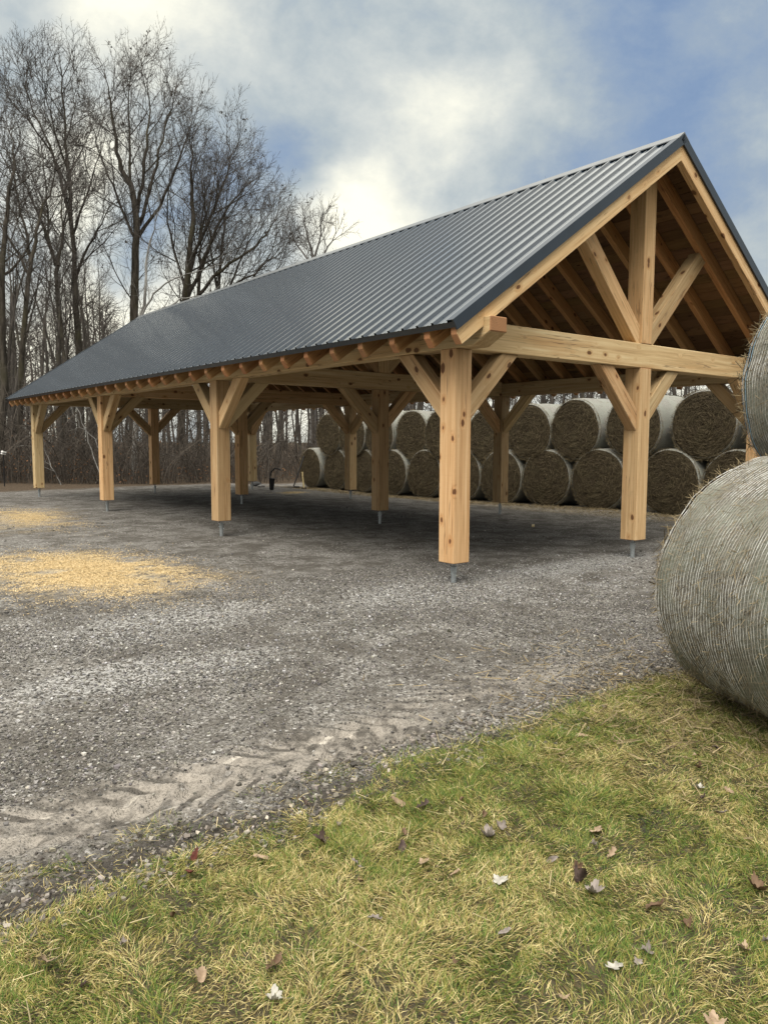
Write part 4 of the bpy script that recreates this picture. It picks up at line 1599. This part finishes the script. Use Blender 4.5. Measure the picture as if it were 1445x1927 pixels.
def build_undergrowth():
    g = np.random.default_rng(9)
    # arching stems of saplings and brambles
    N = 19000
    px = g.uniform(-150, 1480, N)
    dep = 27.0 + 30 * g.random(N) ** 1.5
    P = np.array([at_depth(a, 829, b) for a, b in zip(px, dep)])
    keep = (P[:, 1] > 19.6 + .1 * P[:, 0] + 1.2 * (fbm(P[:, 0] * .4, P[:, 1] * .4, 2, 3) - .5)) & ((P[:, 0] < 8.3) | (P[:, 1] > 19.2) | (P[:, 0] > 13))
    P = P[keep]; N = len(P)
    z = ground_h(P[:, 0], P[:, 1])
    hgt = g.gamma(2.2, .62, N).clip(.25, 4.6) * np.where(P[:, 0] > 13, .8, 1)
    az = g.uniform(0, 6.28, N)
    lean = g.uniform(.05, 1.15, N)
    r0 = np.clip(hgt * .0045 + .002, .003, .016)
    K = 5
    pts = np.zeros((N, K, 3))
    for k in range(K):
        f = k / (K - 1)
        out_ = lean * hgt * f ** 1.7
        pts[:, k, 0] = P[:, 0] + np.cos(az) * out_ + g.normal(0, .04, N) * f * hgt
        pts[:, k, 1] = P[:, 1] + np.sin(az) * out_ + g.normal(0, .04, N) * f * hgt
        pts[:, k, 2] = z + hgt * (f - .25 * lean * f ** 2.4)
    rad = r0[:, None] * np.linspace(1, .35, K)[None]
    tone = g.uniform(0, 1, N)[:, None]
    col = np.array([.036, .031, .027]) * (1 - tone) + np.array([.115, .098, .082]) * tone
    # side twigs
    reps = 3
    sel = np.repeat(np.arange(N), reps)
    M = len(sel)
    kk = g.integers(1, K, M)
    st = pts[sel, kk]
    dd = g.normal(0, 1, (M, 3)); dd[:, 2] = np.abs(dd[:, 2]) * .9
    dd /= np.linalg.norm(dd, axis=1)[:, None]
    le = hgt[sel] * g.uniform(.12, .35, M)
    tp = np.stack([st, st + dd * le[:, None] * .5 + g.normal(0, .02, (M, 3)), st + dd * le[:, None] + g.normal(0, .05, (M, 3))], 1)
    trad = np.stack([r0[sel] * .5, r0[sel] * .35, r0[sel] * .22], 1).clip(.002)

    def tubes(pp, rr, sides=3):
        T = np.gradient(pp, axis=1); T /= np.linalg.norm(T, axis=2, keepdims=True) + 1e-9
        a = np.cross(T, np.array([.3, .7, .2])); a /= np.linalg.norm(a, axis=2, keepdims=True) + 1e-9
        b = np.cross(T, a)
        t = np.linspace(0, 2 * math.pi, sides, endpoint=False)
        v = pp[:, :, None] + rr[:, :, None, None] * (a[:, :, None] * np.cos(t)[None, None, :, None] + b[:, :, None] * np.sin(t)[None, None, :, None])
        m, n = pp.shape[:2]
        idx = np.arange(m * n * sides).reshape(m, n, sides)
        nx = np.roll(idx, -1, 2)
        f = np.stack([idx[:, :-1], nx[:, :-1], nx[:, 1:], idx[:, 1:]], -1).reshape(-1, 4)
        return v.reshape(-1, 3), f
    v1, f1 = tubes(pts, rad)
    v2, f2 = tubes(tp, trad)
    c1 = np.repeat(col, K * 3, 0); c2 = np.repeat(col[sel], 9, 0)
    # withered leaves still hanging low in the brush; rusty beech leaves in places
    Lq = 26000
    s2 = g.integers(0, N, Lq)
    base = pts[s2, g.integers(0, K, Lq)] + g.normal(0, .12, (Lq, 3))
    rust = fbm(base[:, 0] * .35, base[:, 1] * .35, 2, 13)
    keepl = (g.random(Lq) < np.where(base[:, 2] < .6, .45, np.where(rust > .56, .55, .06)))
    base = base[keepl]; rust = rust[keepl]; Lq = len(base)
    a = g.normal(0, 1, (Lq, 3)); a /= np.linalg.norm(a, axis=1)[:, None]
    b = np.cross(a, g.normal(0, 1, (Lq, 3))); b /= np.linalg.norm(b, axis=1)[:, None]
    s = g.uniform(.02, .055, (Lq, 1))
    v3 = np.stack([base - a * s, base - b * s * .55, base + a * s, base + b * s * .55], 1).reshape(-1, 3)
    f3 = np.arange(len(v3)).reshape(-1, 4)
    t = g.uniform(0, 1, (Lq, 1))
    cl = np.array([.13, .075, .04]) * (1 - t) + np.array([.24, .12, .06]) * t
    c3 = np.repeat(cl, 4, 0)
    V = np.concatenate([v1, v2, v3])
    o = link("undergrowth", mesh_np("undergrowth", V, [f1, f2 + len(v1), f3 + len(v1) + len(v2)], [BRUSH], np.concatenate([c1, c2, c3])))
    tag(o, "tangled leafless brush and bramble along the edge of the wood", "undergrowth", kind="stuff")


build_undergrowth()


def build_far_wood():
    """the mass of the wood too deep to tell trunks apart"""
    g = np.random.default_rng(77)
    polys, twigs = [], []
    n = 0
    while n < 250:
        px = g.uniform(-260, 1560)
        dep = g.uniform(62, 150)
        p = at_depth(px, 829, dep)
        if p[1] < 24 and p[0] < 15: continue
        n += 1
        base = np.array([p[0], p[1], float(ground_h(p[0], p[1])) - .2])
        ridge = np.interp(px, [0, 250, 262, 1285, 1445], [520, 560, 620, 300, 560])
        h = min(g.uniform(13, 20), (829 - ridge) / F_PX * dep)
        r = g.uniform(.09, .24)
        k = 6
        pts = base + np.cumsum(np.concatenate([[[0, 0, 0]], np.c_[g.normal(0, .18, (k, 2)), np.full(k, h / k)]]), 0)
        polys.append((pts, r * np.linspace(1.1, .2, k + 1)))
        for _ in range(34):
            f = g.uniform(.25, 1)
            i = min(int(f * k), k - 1)
            s0 = pts[i] + (pts[i + 1] - pts[i]) * g.random()
            d = norm(np.array([g.normal(), g.normal(), g.uniform(.3, 1.4)]))
            L = g.uniform(1.2, 3.8) * (1.15 - .6 * f)
            q = np.array([s0, s0 + d * L * .5 + g.normal(0, .1, 3), s0 + d * L + np.array([0, 0, .3]) + g.normal(0, .2, 3)])
            twigs.append((q, np.array([.045, .03, .014])))
            for _ in range(5):
                s1 = q[1] + (q[2] - q[1]) * g.uniform(-.5, 1)
                d1 = norm(d + g.normal(0, .7, 3))
                l1 = g.uniform(.5, 1.5)
                twigs.append((np.array([s1, s1 + d1 * l1 * .5 + g.normal(0, .05, 3), s1 + d1 * l1]), np.array([.02, .014, .009])))
    me = tube_mesh([(polys, 5), (twigs, 3)], [TWIG_FAR], "distant_woods")
    o = link("distant_woods", me)
    tag(o, "deep mass of far bare trees closing the view behind the nearer trunks", "woods", kind="stuff")


build_far_wood()

# ---------------------------------------------------------------- gravel stones
def build_stones():
    g = np.random.default_rng(5)
    cube = np.array([(x, y, z) for x in (-1, 1) for y in (-1, 1) for z in (-1, 1)], float) * .62
    quads = np.array([(0, 1, 3, 2), (4, 6, 7, 5), (0, 4, 5, 1), (2, 3, 7, 6), (0, 2, 6, 4), (1, 5, 7, 3)])

    def scatter(N, xr, yr, size, dens, name, label, tone, lift=.25):
        x = g.uniform(*xr, N); y = g.uniform(*yr, N)
        k = dens(x, y) > g.random(N)
        x, y = x[k], y[k]; n = len(x)
        s = size[0] * (size[1] / size[0]) ** (g.random(n) ** 2.2)
        z = ground_h(x, y) + s * lift
        v = cube[None] * g.uniform(.75, 1.2, (n, 8, 1)) + g.normal(0, .12, (n, 8, 3))
        v *= s[:, None, None] * np.stack([g.uniform(.7, 1.3, n), g.uniform(.7, 1.3, n), g.uniform(.55, .95, n)], -1)[:, None]
        a = g.uniform(0, 6.28, n); t = g.normal(0, .35, n)
        ca, sa, ct, st = np.cos(a), np.sin(a), np.cos(t), np.sin(t)
        X, Y, Z = v[..., 0], v[..., 1], v[..., 2]
        Y, Z = Y * ct[:, None] - Z * st[:, None], Y * st[:, None] + Z * ct[:, None]
        X, Y = X * ca[:, None] - Y * sa[:, None], X * sa[:, None] + Y * ca[:, None]
        v = np.stack([X + x[:, None], Y + y[:, None], Z + z[:, None]], -1).reshape(-1, 3)
        f = (quads[None] + 8 * np.arange(n)[:, None, None]).reshape(-1, 4)
        tri = np.concatenate([f[:, [0, 1, 2]], f[:, [0, 2, 3]]])
        q = g.random(n)
        c = tone(q, x, y, g)
        return v, tri, np.repeat(c, 8, 0)

    def tone(q, x, y, g_):
        base = np.where(q < .28, .08, np.where(q < .72, .15, np.where(q < .97, .26, .44))) * g_.uniform(.75, 1.25, len(q))
        tint = np.stack([np.full(len(q), 1.0), np.full(len(q), .945) + g_.normal(0, .02, len(q)), np.full(len(q), .875) + g_.normal(0, .05, len(q))], -1)
        return base[:, None] * tint

    def pale_tone(q, x, y, g_):
        base = np.where(q < .25, .10, np.where(q < .6, .22, .40)) * g_.uniform(.75, 1.3, len(q))
        tint = np.stack([np.full(len(q), 1.0), np.full(len(q), .985), np.full(len(q), .96) + g_.normal(0, .04, len(q))], -1)
        return base[:, None] * tint
    above = lambda x, y: (y > grass_edge(x) - .05)

    def d_near(x, y):
        patch = sstep(.40, .60, fbm(x * .9, y * 1.4, 3, 31))
        return above(x, y) * (.30 + .70 * patch) * (1 - .93 * np.clip(rut_mask(x, y) * 1.2, 0, 1))

    def d_far(x, y):
        p = np.zeros_like(x)
        for cx, cy, rx, ry in ((-.3, -.1, 1.3, .8), (2.2, .1, 2.0, .5), (-3.1, .2, 1.4, .8), (1.0, -.9, 1.3, .45), (-2.3, -.9, 1, .5), (-3.6, -1.0, 1.1, .5)):
            p = np.maximum(p, np.exp(-(((x - cx) / rx) ** 2 + ((y - cy) / ry) ** 2)))
        return p * (.3 + .7 * sstep(.35, .6, fbm(x * 3, y * 3, 2, 66)))

    def d_edge(x, y):
        e = grass_edge(x)
        band = np.exp(-((y - e - .06) / .11) ** 2)
        sp = .6 * np.exp(-((y + 3.22) / .13) ** 2) * (sstep(-3.3, -3.0, x) * sstep(-1.9, -2.3, x) * .6 + sstep(-3.4, -3.9, x))
        return np.clip(band * (.30 + .70 * sstep(-4.0, -3.3, x)) * (.45 + .55 * sstep(.35, .6, vnoise(x * 2.5, y * 2.5, 61))) + sp, 0, 1)
    parts = [scatter(190000, (-5.6, 1.2), (-3.2, 1.6), (.003, .0105), d_near, "", "", tone),
             scatter(42000, (-5.6, 4.5), (-2.6, 1.6), (.005, .014), d_far, "", "", pale_tone),
             scatter(26000, (-6.2, 1.5), (-3.45, -2.7), (.005, .017), d_edge, "", "", lambda q, x, y, gg: tone(q, x, y, gg) * np.array([.92, .87, .80]) + .01),
             scatter(9000, (-5.6, 6), (-3.0, 9), (.008, .02), lambda x, y: above(x, y) * .16, "", "", tone)]
    V, F, C, n = [], [], [], 0
    for v, f, c in parts:
        V.append(v); F.append(f + n); C.append(c); n += len(v)
    o = link("gravel_stones", mesh_np("gravel_stones", np.concatenate(V), [np.concatenate(F)], [STONE], np.concatenate(C)))
    tag(o, "loose crushed grey stone strewn over the yard and along the lawn edge", "gravel", kind="stuff")


build_stones()

def build_sawdust():
    """curled shavings and chips heaped thinly on the gravel"""
    g = np.random.default_rng(61)
    V, F, C, n = [], [], [], 0
    for cx, cy, rx, ry, m, hh in ((-2.7, 3.2, .85, 1.6, 80000, .02), (-3.3, 4.6, 1.0, .5, 9000, .006), (-1.6, 10.4, .6, 2.1, 22000, .008),
                                  (6.6, 13.9, .6, .3, 2500, .008)):
        x = cx + g.normal(0, .55, m) * rx; y = cy + g.normal(0, .55, m) * ry
        k = fbm(x * 2.6, y * 2.6, 4, 91) + .25 * g.random(m) > .52
        x, y = x[k], y[k]; q = len(x)
        d = np.exp(-(((x - cx) / rx) ** 2 + ((y - cy) / ry) ** 2))
        z = ground_h(x, y) + .002 + hh * d * fbm(x * 7, y * 7, 3, 93) * g.random(q)
        a = g.uniform(0, 6.28, q)
        p = np.stack([x, y, z + .003], -1)
        tg = np.stack([np.cos(a), np.sin(a), g.normal(0, .25, q)], -1)
        nr = np.tile(np.array([0, 0, 1.]), (q, 1))
        t = g.uniform(0, 1, (q, 1))
        col = np.array([.48, .34, .16]) * (1 - t) + np.array([.86, .68, .40]) * t
        v, f, c = fibres(q, p, tg, nr, g.uniform(.006, .022, q), g.uniform(.002, .006, q), col, .006, .3)
        V.append(v); F.append(f + n); C.append(c); n += len(v)
    o = link("sawdust", mesh_np("sawdust", np.concatenate(V), [np.concatenate(F)], [HAYFIB], np.concatenate(C)))
    tag(o, "pale yellow sawdust and shavings scattered on the gravel at the left", "sawdust", kind="stuff")


build_sawdust()

# ---------------------------------------------------------------- lawn
def build_grass():
    g = np.random.default_rng(2)
    N = 1150000
    x = g.uniform(-6.4, 2.2, N); y = g.uniform(-6.2, -2.9, N)
    # thin the part that lies far outside the view
    pxy = np.stack([x, y, np.zeros(N)], -1) - CAM
    dz = pxy @ _fw; dx = pxy @ _rt; dy = pxy @ _up
    u = F_PX * dx / np.maximum(dz, .1); v_ = -F_PX * dy / np.maximum(dz, .1)
    inside = (dz > .5) & (np.abs(u) < 800) & (v_ < 1130)
    e = grass_edge(x)
    dens = sstep(.06, -.16, y - e)
    yw = y + .14 * (fbm(x * 4, y * 4, 2, 8) - .5)
    fringe = np.exp(-((yw + 3.02) / .05) ** 2) * sstep(-3.2, -3.7, x) * .45
    mudz = sstep(-3.34, -3.22, yw) * sstep(-3.0, -3.7, x)
    dens = dens * (1 - .90 * mudz * sstep(.25, .45, fbm(x * 3, y * 3, 2, 90)))
    dens = np.maximum(dens, fringe * sstep(.35, .55, fbm(x * 5, y * 5, 2, 92)))
    dens = dens * (.60 + .40 * sstep(.30, .48, fbm(x * 2.6, y * 2.6, 3, 15)))
    bare = sstep(.66, .74, fbm(x * 4.2, y * 4.2, 2, 19))
    dens = dens * (1 - .45 * bare)
    dens = np.where(inside, dens, dens * .22)
    # nothing grows under the big bales
    k = dens > g.random(N)
    x, y = x[k], y[k]; n = len(x)
    z = ground_h(x, y)
    dry = .45 * fbm(x * 1.7, y * 1.7, 4, 101) + .55 * fbm(x * 4.6, y * 4.6, 4, 131)
    head = fbm(x * 4.5, y * 4.5, 2, 55) * 14 + g.normal(0, 1.1, n)
    L = g.uniform(.020, .050, n) * (.75 + .6 * fbm(x * 3.1, y * 3.1, 2, 71))
    pd = sstep(.40, .60, dry + .10 * sstep(-4.3, -5.0, y))
    isdry = g.random(n) < (.17 + .44 * pd)
    lean = np.where(isdry, g.uniform(1.05, 1.53, n), g.uniform(.7, 1.45, n))       # radians from vertical
    w = g.uniform(.0007, .0014, n)
    ch, sh = np.cos(head), np.sin(head)
    d1 = np.stack([ch * np.sin(lean * .75), sh * np.sin(lean * .75), np.cos(lean * .75)], -1)
    l2 = np.minimum(lean * 1.06, 1.56)
    d2 = np.stack([ch * np.sin(l2), sh * np.sin(l2), np.cos(l2)], -1)
    root = np.stack([x, y, z - .004], -1)
    mid = root + d1 * (L * .55)[:, None]
    tip = mid + d2 * (L * .55)[:, None]
    tw = g.uniform(0, 3.14, n)
    side = np.stack([-sh * np.cos(tw) * 1.0, ch * np.cos(tw), np.sin(tw) * .5], -1)
    side /= np.linalg.norm(side, axis=1)[:, None]
    sw = side * w[:, None]
    V = np.stack([root - sw, root + sw, mid + sw * .85, mid - sw * .85, tip], 1).reshape(-1, 3)
    b = 5 * np.arange(n)
    q = np.stack([b, b + 1, b + 2, b + 3], -1)
    t = np.stack([b + 3, b + 2, b + 4], -1)
    r1 = g.random((n, 1)); r2 = g.random((n, 1))
    green = np.array([.055, .115, .018]) * (1 - r1) + np.array([.21, .295, .06]) * r1
    straw = np.array([.44, .34, .125]) * (1 - r1) + np.array([.86, .74, .38]) * r1
    brown = np.array([.20, .135, .06])
    c = np.where(isdry[:, None], np.where(r2 < .14, brown, straw), green)
    yel = (~isdry) & (g.random(n) < .35)
    c[yel] = np.array([.35, .32, .085]) * g.uniform(.7, 1.2, (yel.sum(), 1))
    C = np.repeat(c, 5, 0)
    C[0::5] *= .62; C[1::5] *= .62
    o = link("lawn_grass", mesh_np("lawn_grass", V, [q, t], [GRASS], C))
    tag(o, "short winter lawn of mixed green and straw coloured grass", "grass", kind="stuff")
    # loose straws lying about the mud strip and the lawn
    m = 340
    sx = g.uniform(-5.6, 0, m); sy = -3.0 - np.abs(g.normal(0, .55, m))
    sz = ground_h(sx, sy) + .016
    a = g.uniform(0, 6.28, m)
    L = g.uniform(.03, .10, m)
    p = np.stack([sx, sy, sz], -1)
    tg = np.stack([np.cos(a), np.sin(a), np.zeros(m)], -1)
    nr = np.tile(np.array([0, 0, 1.]), (m, 1))
    tt = g.uniform(.5, 1, (m, 1))
    v, f, cc = fibres(m, p, tg, nr, L, g.uniform(.002, .004, m), np.array([.60, .50, .30]) * tt, .03, .12)
    o = link("straw_litter", mesh_np("straw_litter", v, [f], [HAYFIB], cc))
    tag(o, "loose pale straws lying on the lawn and its muddy edge", "straw", kind="stuff")


build_grass()


# ---------------------------------------------------------------- fallen leaves
def leaf_mesh(kind, size, curl, mat, seed):
    g = np.random.default_rng(seed)
    n = 56
    t = np.linspace(0, 2 * math.pi, n, endpoint=False)
    if kind == 'maple':
        r = .55 + .30 * np.abs(np.cos(2.5 * t)) ** 1.5 + .07 * np.cos(15 * t)
        r *= .75 + .25 * np.cos(t)
        xx, yy = r * np.cos(t), r * np.sin(t)
    elif kind == 'oak':
        xx = np.cos(t)
        yy = np.sin(t) * (.42 + .15 * np.cos(9 * t)) * (.8 + .25 * np.cos(t))
    else:
        xx = np.cos(t)
        yy = np.sin(t) * .46 * (1 - .25 * np.cos(t)) + .03 * np.sin(11 * t)
    r_ = 1 + g.normal(0, .05, n)
    xx, yy = xx * r_, yy * r_
    rings = (0, .35, .7, 1.0)
    V = [np.array([[0., 0, 0]])]
    ph = g.uniform(0, 6)
    def zf(x, y):
        return curl * (y * y * 1.2 + .35 * x * x) + .16 * curl * np.sin(4 * x + ph) + .12 * np.sin(5 * y + 3 * x + ph) * curl
    for q in rings[1:]:
        V.append(np.stack([xx * q, yy * q, zf(xx * q, yy * q)], -1))
    # crumple: roll the blade around its midrib
    V = np.concatenate(V)
    roll = curl * 1.1
    ya = V[:, 1].copy()
    if roll > .05:
        V[:, 1] = np.sin(ya * roll * 1.6) / (roll * 1.6)
        V[:, 2] += (1 - np.cos(ya * roll * 1.6)) / (roll * 1.6) * .9
    F3 = np.stack([np.zeros(n, int), 1 + np.arange(n), 1 + (np.arange(n) + 1) % n], -1)
    F4 = []
    for k in range(2):
        i = 1 + k * n + np.arange(n); j = 1 + k * n + (np.arange(n) + 1) % n
        F4.append(np.stack([i, i + n, j + n, j], -1))
    # stalk
    b = len(V)
    st = np.array([(-.5, -.012, .0), (-.5, .012, .0), (-1.35, .010, .10), (-1.35, -.010, .10)])
    V = np.concatenate([V, st])
    F4.append(np.array([[b, b + 1, b + 2, b + 3]]))
    return mesh_np("fallen_leaf", V * size, [F3, np.concatenate(F4)], [mat], smooth=True)


def build_leaves():
    g = np.random.default_rng(12)
    # (px, py, kind, colour, size, curl, tilt, label)
    special = [
        (940, 1657, 'maple', 'pale', .062, .25, .25, "large white lobed leaf lying flat on the lawn centre"),
        (1090, 1655, 'maple', 'dark', .066, .9, .9, "large dark curled leaf standing up in the lawn beside a brown one"),
        (1112, 1676, 'maple', 'grey', .070, .6, .5, "crumpled brown grey leaf just below the large dark curled leaf"),
        (1157, 1808, 'oak', 'pale', .055, .3, .3, "white oak leaf lying low down in the lawn"),
        (1310, 1481, 'maple', 'pale', .058, .4, .3, "white leaf near the front hay bale on the lawn"),
        (608, 1577, 'maple', 'dark', .060, .8, .6, "dark folded leaf with red patch near the muddy edge"),
        (357, 1638, 'plain', 'red', .035, .5, .6, "small dark red leaf on the mud at the lawn edge"),
        (368, 1606, 'plain', 'red', .035, .6, .9, "upright reddish brown leaf on the mud at the lawn edge"),
        (1428, 1668, 'maple', 'brown', .075, .6, .5, "big curled brown leaf at the right border of the lawn"),
        (922, 1565, 'maple', 'grey', .065, .8, .5, "cupped grey leaf in the upper middle of the lawn"),
        (1122, 1563, 'oak', 'tan', .065, .3, .3, "long tan leaf lying lengthwise in the lawn"),
        (1345, 1919, 'maple', 'tan', .055, .4, .3, "pinkish tan leaf at the bottom border of the lawn"),
        (90, 1810, 'maple', 'tan', .060, .6, .7, "upright tan leaf in the lower left of the lawn"),
        (520, 1876, 'maple', 'pale', .050, .7, .4, "curled whitish leaf in the lower part of the lawn"),
        (1355, 1528, 'plain', 'grey', .040, .5, .4, "bluish grey crumpled leaf below the white leaf by the bale"),
    ]
    rest = [(636, 1545), (762, 1563), (757, 1588), (795, 1618), (680, 1645), (672, 1620), (857, 1640), (945, 1555), (910, 1532), (795, 1510), (748, 1506),
            (868, 1504), (1115, 1588), (1150, 1603), (1040, 1615), (1085, 1635), (1320, 1502), (1372, 1490), (1235, 1703), (1215, 1780), (1395, 1783),
            (705, 1715), (325, 1722), (155, 1852), (380, 1838), (515, 1812), (950, 1748), (1055, 1868), (1440, 1772), (1262, 1402), (1347, 1408),
            (1312, 1420), (1315, 1441), (1140, 1330), (1095, 1383), (1200, 1802), (1290, 1735), (575, 1502), (490, 1610), (860, 1800), (230, 1770)]
    cols = ['grey', 'brown', 'dark', 'tan', 'brown', 'grey', 'tan']
    kinds = ['maple', 'oak', 'plain', 'maple']
    allv = special + [(x, y, kinds[i % 4], cols[i % 7], float(g.uniform(.026, .046)), float(g.uniform(.3, .95)), float(g.uniform(.15, .7)), None) for i, (x, y) in enumerate(rest)]
    for i, (px, py, kind, col, size, curl, tilt, label) in enumerate(allv):
        size *= .76
        p = on_z(px, py, .03)
        z = float(ground_h(p[0], p[1]))
        me = leaf_mesh(kind, size, curl, LEAF[col], 300 + i)
        o = link("fallen_leaf", me)
        o.location = (p[0], p[1], z + .018 + size * .2 * tilt)
        o.rotation_euler = (tilt * g.uniform(-1, 1), -tilt * g.uniform(.3, 1), g.uniform(0, 6.28))
        word = {'grey': 'greyish', 'brown': 'brown', 'dark': 'dark brown', 'tan': 'light tan', 'pale': 'whitish', 'red': 'red'}[col]
        tag(o, label or f"small withered {word} leaf lying among the grass of the lawn", "leaf", "fallen leaves on the lawn")


build_leaves()


# ---------------------------------------------------------------- small things by the bales
def rod(pts, r, mat, name, parent=None, sides=8):
    pts = np.array(pts, float)
    rad = np.full(len(pts), r)
    return link(name, tube_mesh([([(pts, rad)], sides)], [mat], name), parent)


def box_obj(name, size, mat, parent=None, loc=(0, 0, 0), rot=(0, 0, 0), bev=.01, taper=1.0):
    bm = bmesh.new()
    bmesh.ops.create_cube(bm, size=1)
    for v in bm.verts:
        k = taper if v.co.z < 0 else 1.0
        v.co = Vector((v.co.x * size[0] * k, v.co.y * size[1] * k, v.co.z * size[2]))
    bmesh.ops.bevel(bm, geom=list(bm.edges), offset=bev, segments=2, affect='EDGES')
    me = bpy.data.meshes.new(name)
    bm.to_mesh(me); bm.free()
    me.materials.append(mat)
    o = link(name, me, parent)
    o.location = loc; o.rotation_euler = rot
    return o


def build_small():
    p = on_z(511, 922, 0); z = float(ground_h(p[0], p[1]))
    e = tag(empty("black_bin", (p[0], p[1], z), (0, .06, -.6)), "narrow black bin on the gravel with a dark hose arching out of it", "bin")
    box_obj("body", (.17, .13, .36), BLACK, e, (0, 0, .18), bev=.015, taper=.75)
    box_obj("rim", (.185, .145, .03), BLACK, e, (0, 0, .355), bev=.008)
    arc = [(-.05, 0, .3)] + [(-.06 + .19 * (1 - math.cos(a)), 0, .42 + .27 * math.sin(a)) for a in np.linspace(0, 2.3, 12)]
    rod(arc, .02, BLACK, "hose", e)
    # long-handled tool leaning on the end bale
    p = on_z(552, 916, 0); z = float(ground_h(p[0], p[1]))
    q = at_depth(572, 858, 26.3)
    e = tag(empty("rake", (p[0], p[1], z)), "dark long handled rake leaning against the leftmost bottom hay bale", "rake")
    d = np.array(q) - np.array([p[0], p[1], z]); 
    rod([(0, 0, .05), tuple(d * .5), tuple(d)], .022, DARKSTEEL, "handle", e)
    hb = box_obj("rake_head", (.42, .05, .06), DARKSTEEL, e, (0, 0, .05), (0, 0, -.66), .01)
    vs = []
    boxes = [(-.2 + k * .04, -.19 + k * .04, -.04, .02, -.05, -.03) for k in range(11)]
    t = link("teeth", boxes_mesh("teeth", boxes, [DARKSTEEL]), hb)
    # sledge hammer standing on its head
    p = on_z(572, 917, 0); z = float(ground_h(p[0], p[1]))
    e = tag(empty("sledge_hammer", (p[0], p[1], z), (0, 0, -.66)), "sledge hammer standing on its head, pale handle up, before the end bale", "hammer")
    prof = [(0, -.085), (.026, -.085), (.034, -.07), (.030, -.03), (.030, .03), (.034, .07), (.026, .085), (0, .085)]
    v, f = lathe(prof, 8)
    v = np.stack([v[:, 2], v[:, 0], v[:, 1] + .034], -1)
    link("hammer_head", mesh_np("hammer_head", v, [f], [DARKSTEEL]), e)
    rod([(0, 0, .03), (-.03, .01, .30), (-.055, .02, .58)], .026, PALEWOOD, "handle", e)
    # board on the ground
    p = on_z(532, 916, 0); z = float(ground_h(p[0], p[1]))
    o = box_obj("plank", (.75, .10, .03), GREYBOARD, None, (p[0], p[1], z + .03), (0, 0, -.66), .004)
    tag(o, "weathered grey plank lying on the gravel between the black bin and the end bale", "plank")
    # two grey rocks left of the bin
    for k, (px, py, s, lab) in enumerate(((482, 914, .16, "dark grey rock on the gravel behind the far posts, left of the black bin"),
                                          (492, 917, .10, "smaller pale rock beside the dark grey rock left of the black bin"))):
        p = on_z(px, py, 0)
        bm = bmesh.new()
        bmesh.ops.create_icosphere(bm, subdivisions=2, radius=s)
        for v in bm.verts:
            q = 1 + .35 * (vnoise(v.co.x * 9 + k * 7, v.co.y * 9 + v.co.z * 5, 3) - .5)
            v.co = Vector((v.co.x * q * 1.3, v.co.y * q, v.co.z * q * .65))
        me = bpy.data.meshes.new("rock"); bm.to_mesh(me); bm.free()
        me.materials.append(mat_simple("rock_dark", (.06, .06, .062), .9) if k == 0 else mat_simple("rock_pale", (.30, .29, .28), .9))
        o = link("rock", me)
        o.location = (p[0], p[1], float(ground_h(p[0], p[1])) + s * .3)
        tag(o, lab, "rock")
    # short offcut lying under the roof
    p = on_z(1003, 989, 0)
    o = box_obj("wood_offcut", (.30, .05, .02), PALEWOOD, None, (p[0], p[1], float(ground_h(p[0], p[1])) + .02), (0, 0, .7), .003)
    tag(o, "thin pale wood offcut lying on the dark dirt under the roof", "offcut")
    # white box fixed to a stake at the wood's edge
    p = at_depth(6, 852, 25.5)
    g0 = float(ground_h(p[0], p[1]))
    e = tag(empty("boundary_marker", (p[0], p[1], g0)), "small white box on a stake at the edge of the wood, far left", "marker")
    rod([(0, 0, 0), (0, 0, p[2] - g0)], .018, DARKSTEEL, "stake", e)
    b = box_obj("box", (.15, .10, .12), WHITEPAINT, e, (0, -.05, p[2] - g0), (.15, .2, .5), .012)
    box_obj("dark_band", (.156, .106, .03), DARKSTEEL, b, (0, 0, -.01), (0, 0, 0), .004)


build_small()


def build_arching_saplings():
    """bowed thin stems that show pale against the dark wood"""
    data = [
        ("bowed pale branch hanging behind the leftmost post", 27, [(196, 905), (168, 840), (160, 800), (125, 738), (100, 730), (60, 733)], .020),
        ("thin white branch drooping under the eave between the left posts", 28, [(205, 880), (190, 850), (172, 815), (146, 795), (132, 765)], .016),
        ("dark crooked sapling bending over behind the third left post", 29, [(378, 912), (366, 880), (352, 865), (335, 860), (315, 852), (300, 862)], .035),
        ("long arched bare limb in the gap left of the end hay bale", 31, [(470, 850), (505, 836), (530, 828), (555, 832), (575, 850)], .022),
        ("fallen pale stem leaning at the wood edge between the left posts", 26.5, [(117, 918), (108, 900), (100, 880), (85, 850), (70, 835)], .018),
    ]
    for k, (label, dep, pp, r) in enumerate(data):
        g = np.random.default_rng(500 + k)
        b0 = at_depth(pp[0][0], pp[0][1], dep)
        base = np.array([b0[0], b0[1], float(ground_h(b0[0], b0[1]))])
        q, rad = stem_line(pp, dep, g, r, r * .35, base)
        if q[0][2] > .3:        # root it: run the stem down to the ground
            q = np.concatenate([[[q[0][0] - .4, q[0][1] + .3, 0]], q]); rad = np.concatenate([[r * 1.1], rad])
        else:
            q[0][2] = 0
        out = {0: [(q, rad)]}
        spawn(g, q, rad, 2, out, {2: (.45, (.5, 1.2), (.4, .9), .05, .006), 3: (.3, (.25, .6), (.4, .9), .0, .004)}, .3)
        pale = k in (0, 1, 4)
        tr, cr = split_mesh(out, BARK_DEAD if pale else BARK, BARK_DEAD if pale else TWIG)
        e = empty("sapling", tuple(base))
        link("stem", tr, e)
        if cr: link("twigs", cr, e)
        tag(e, label, "sapling")


build_arching_saplings()
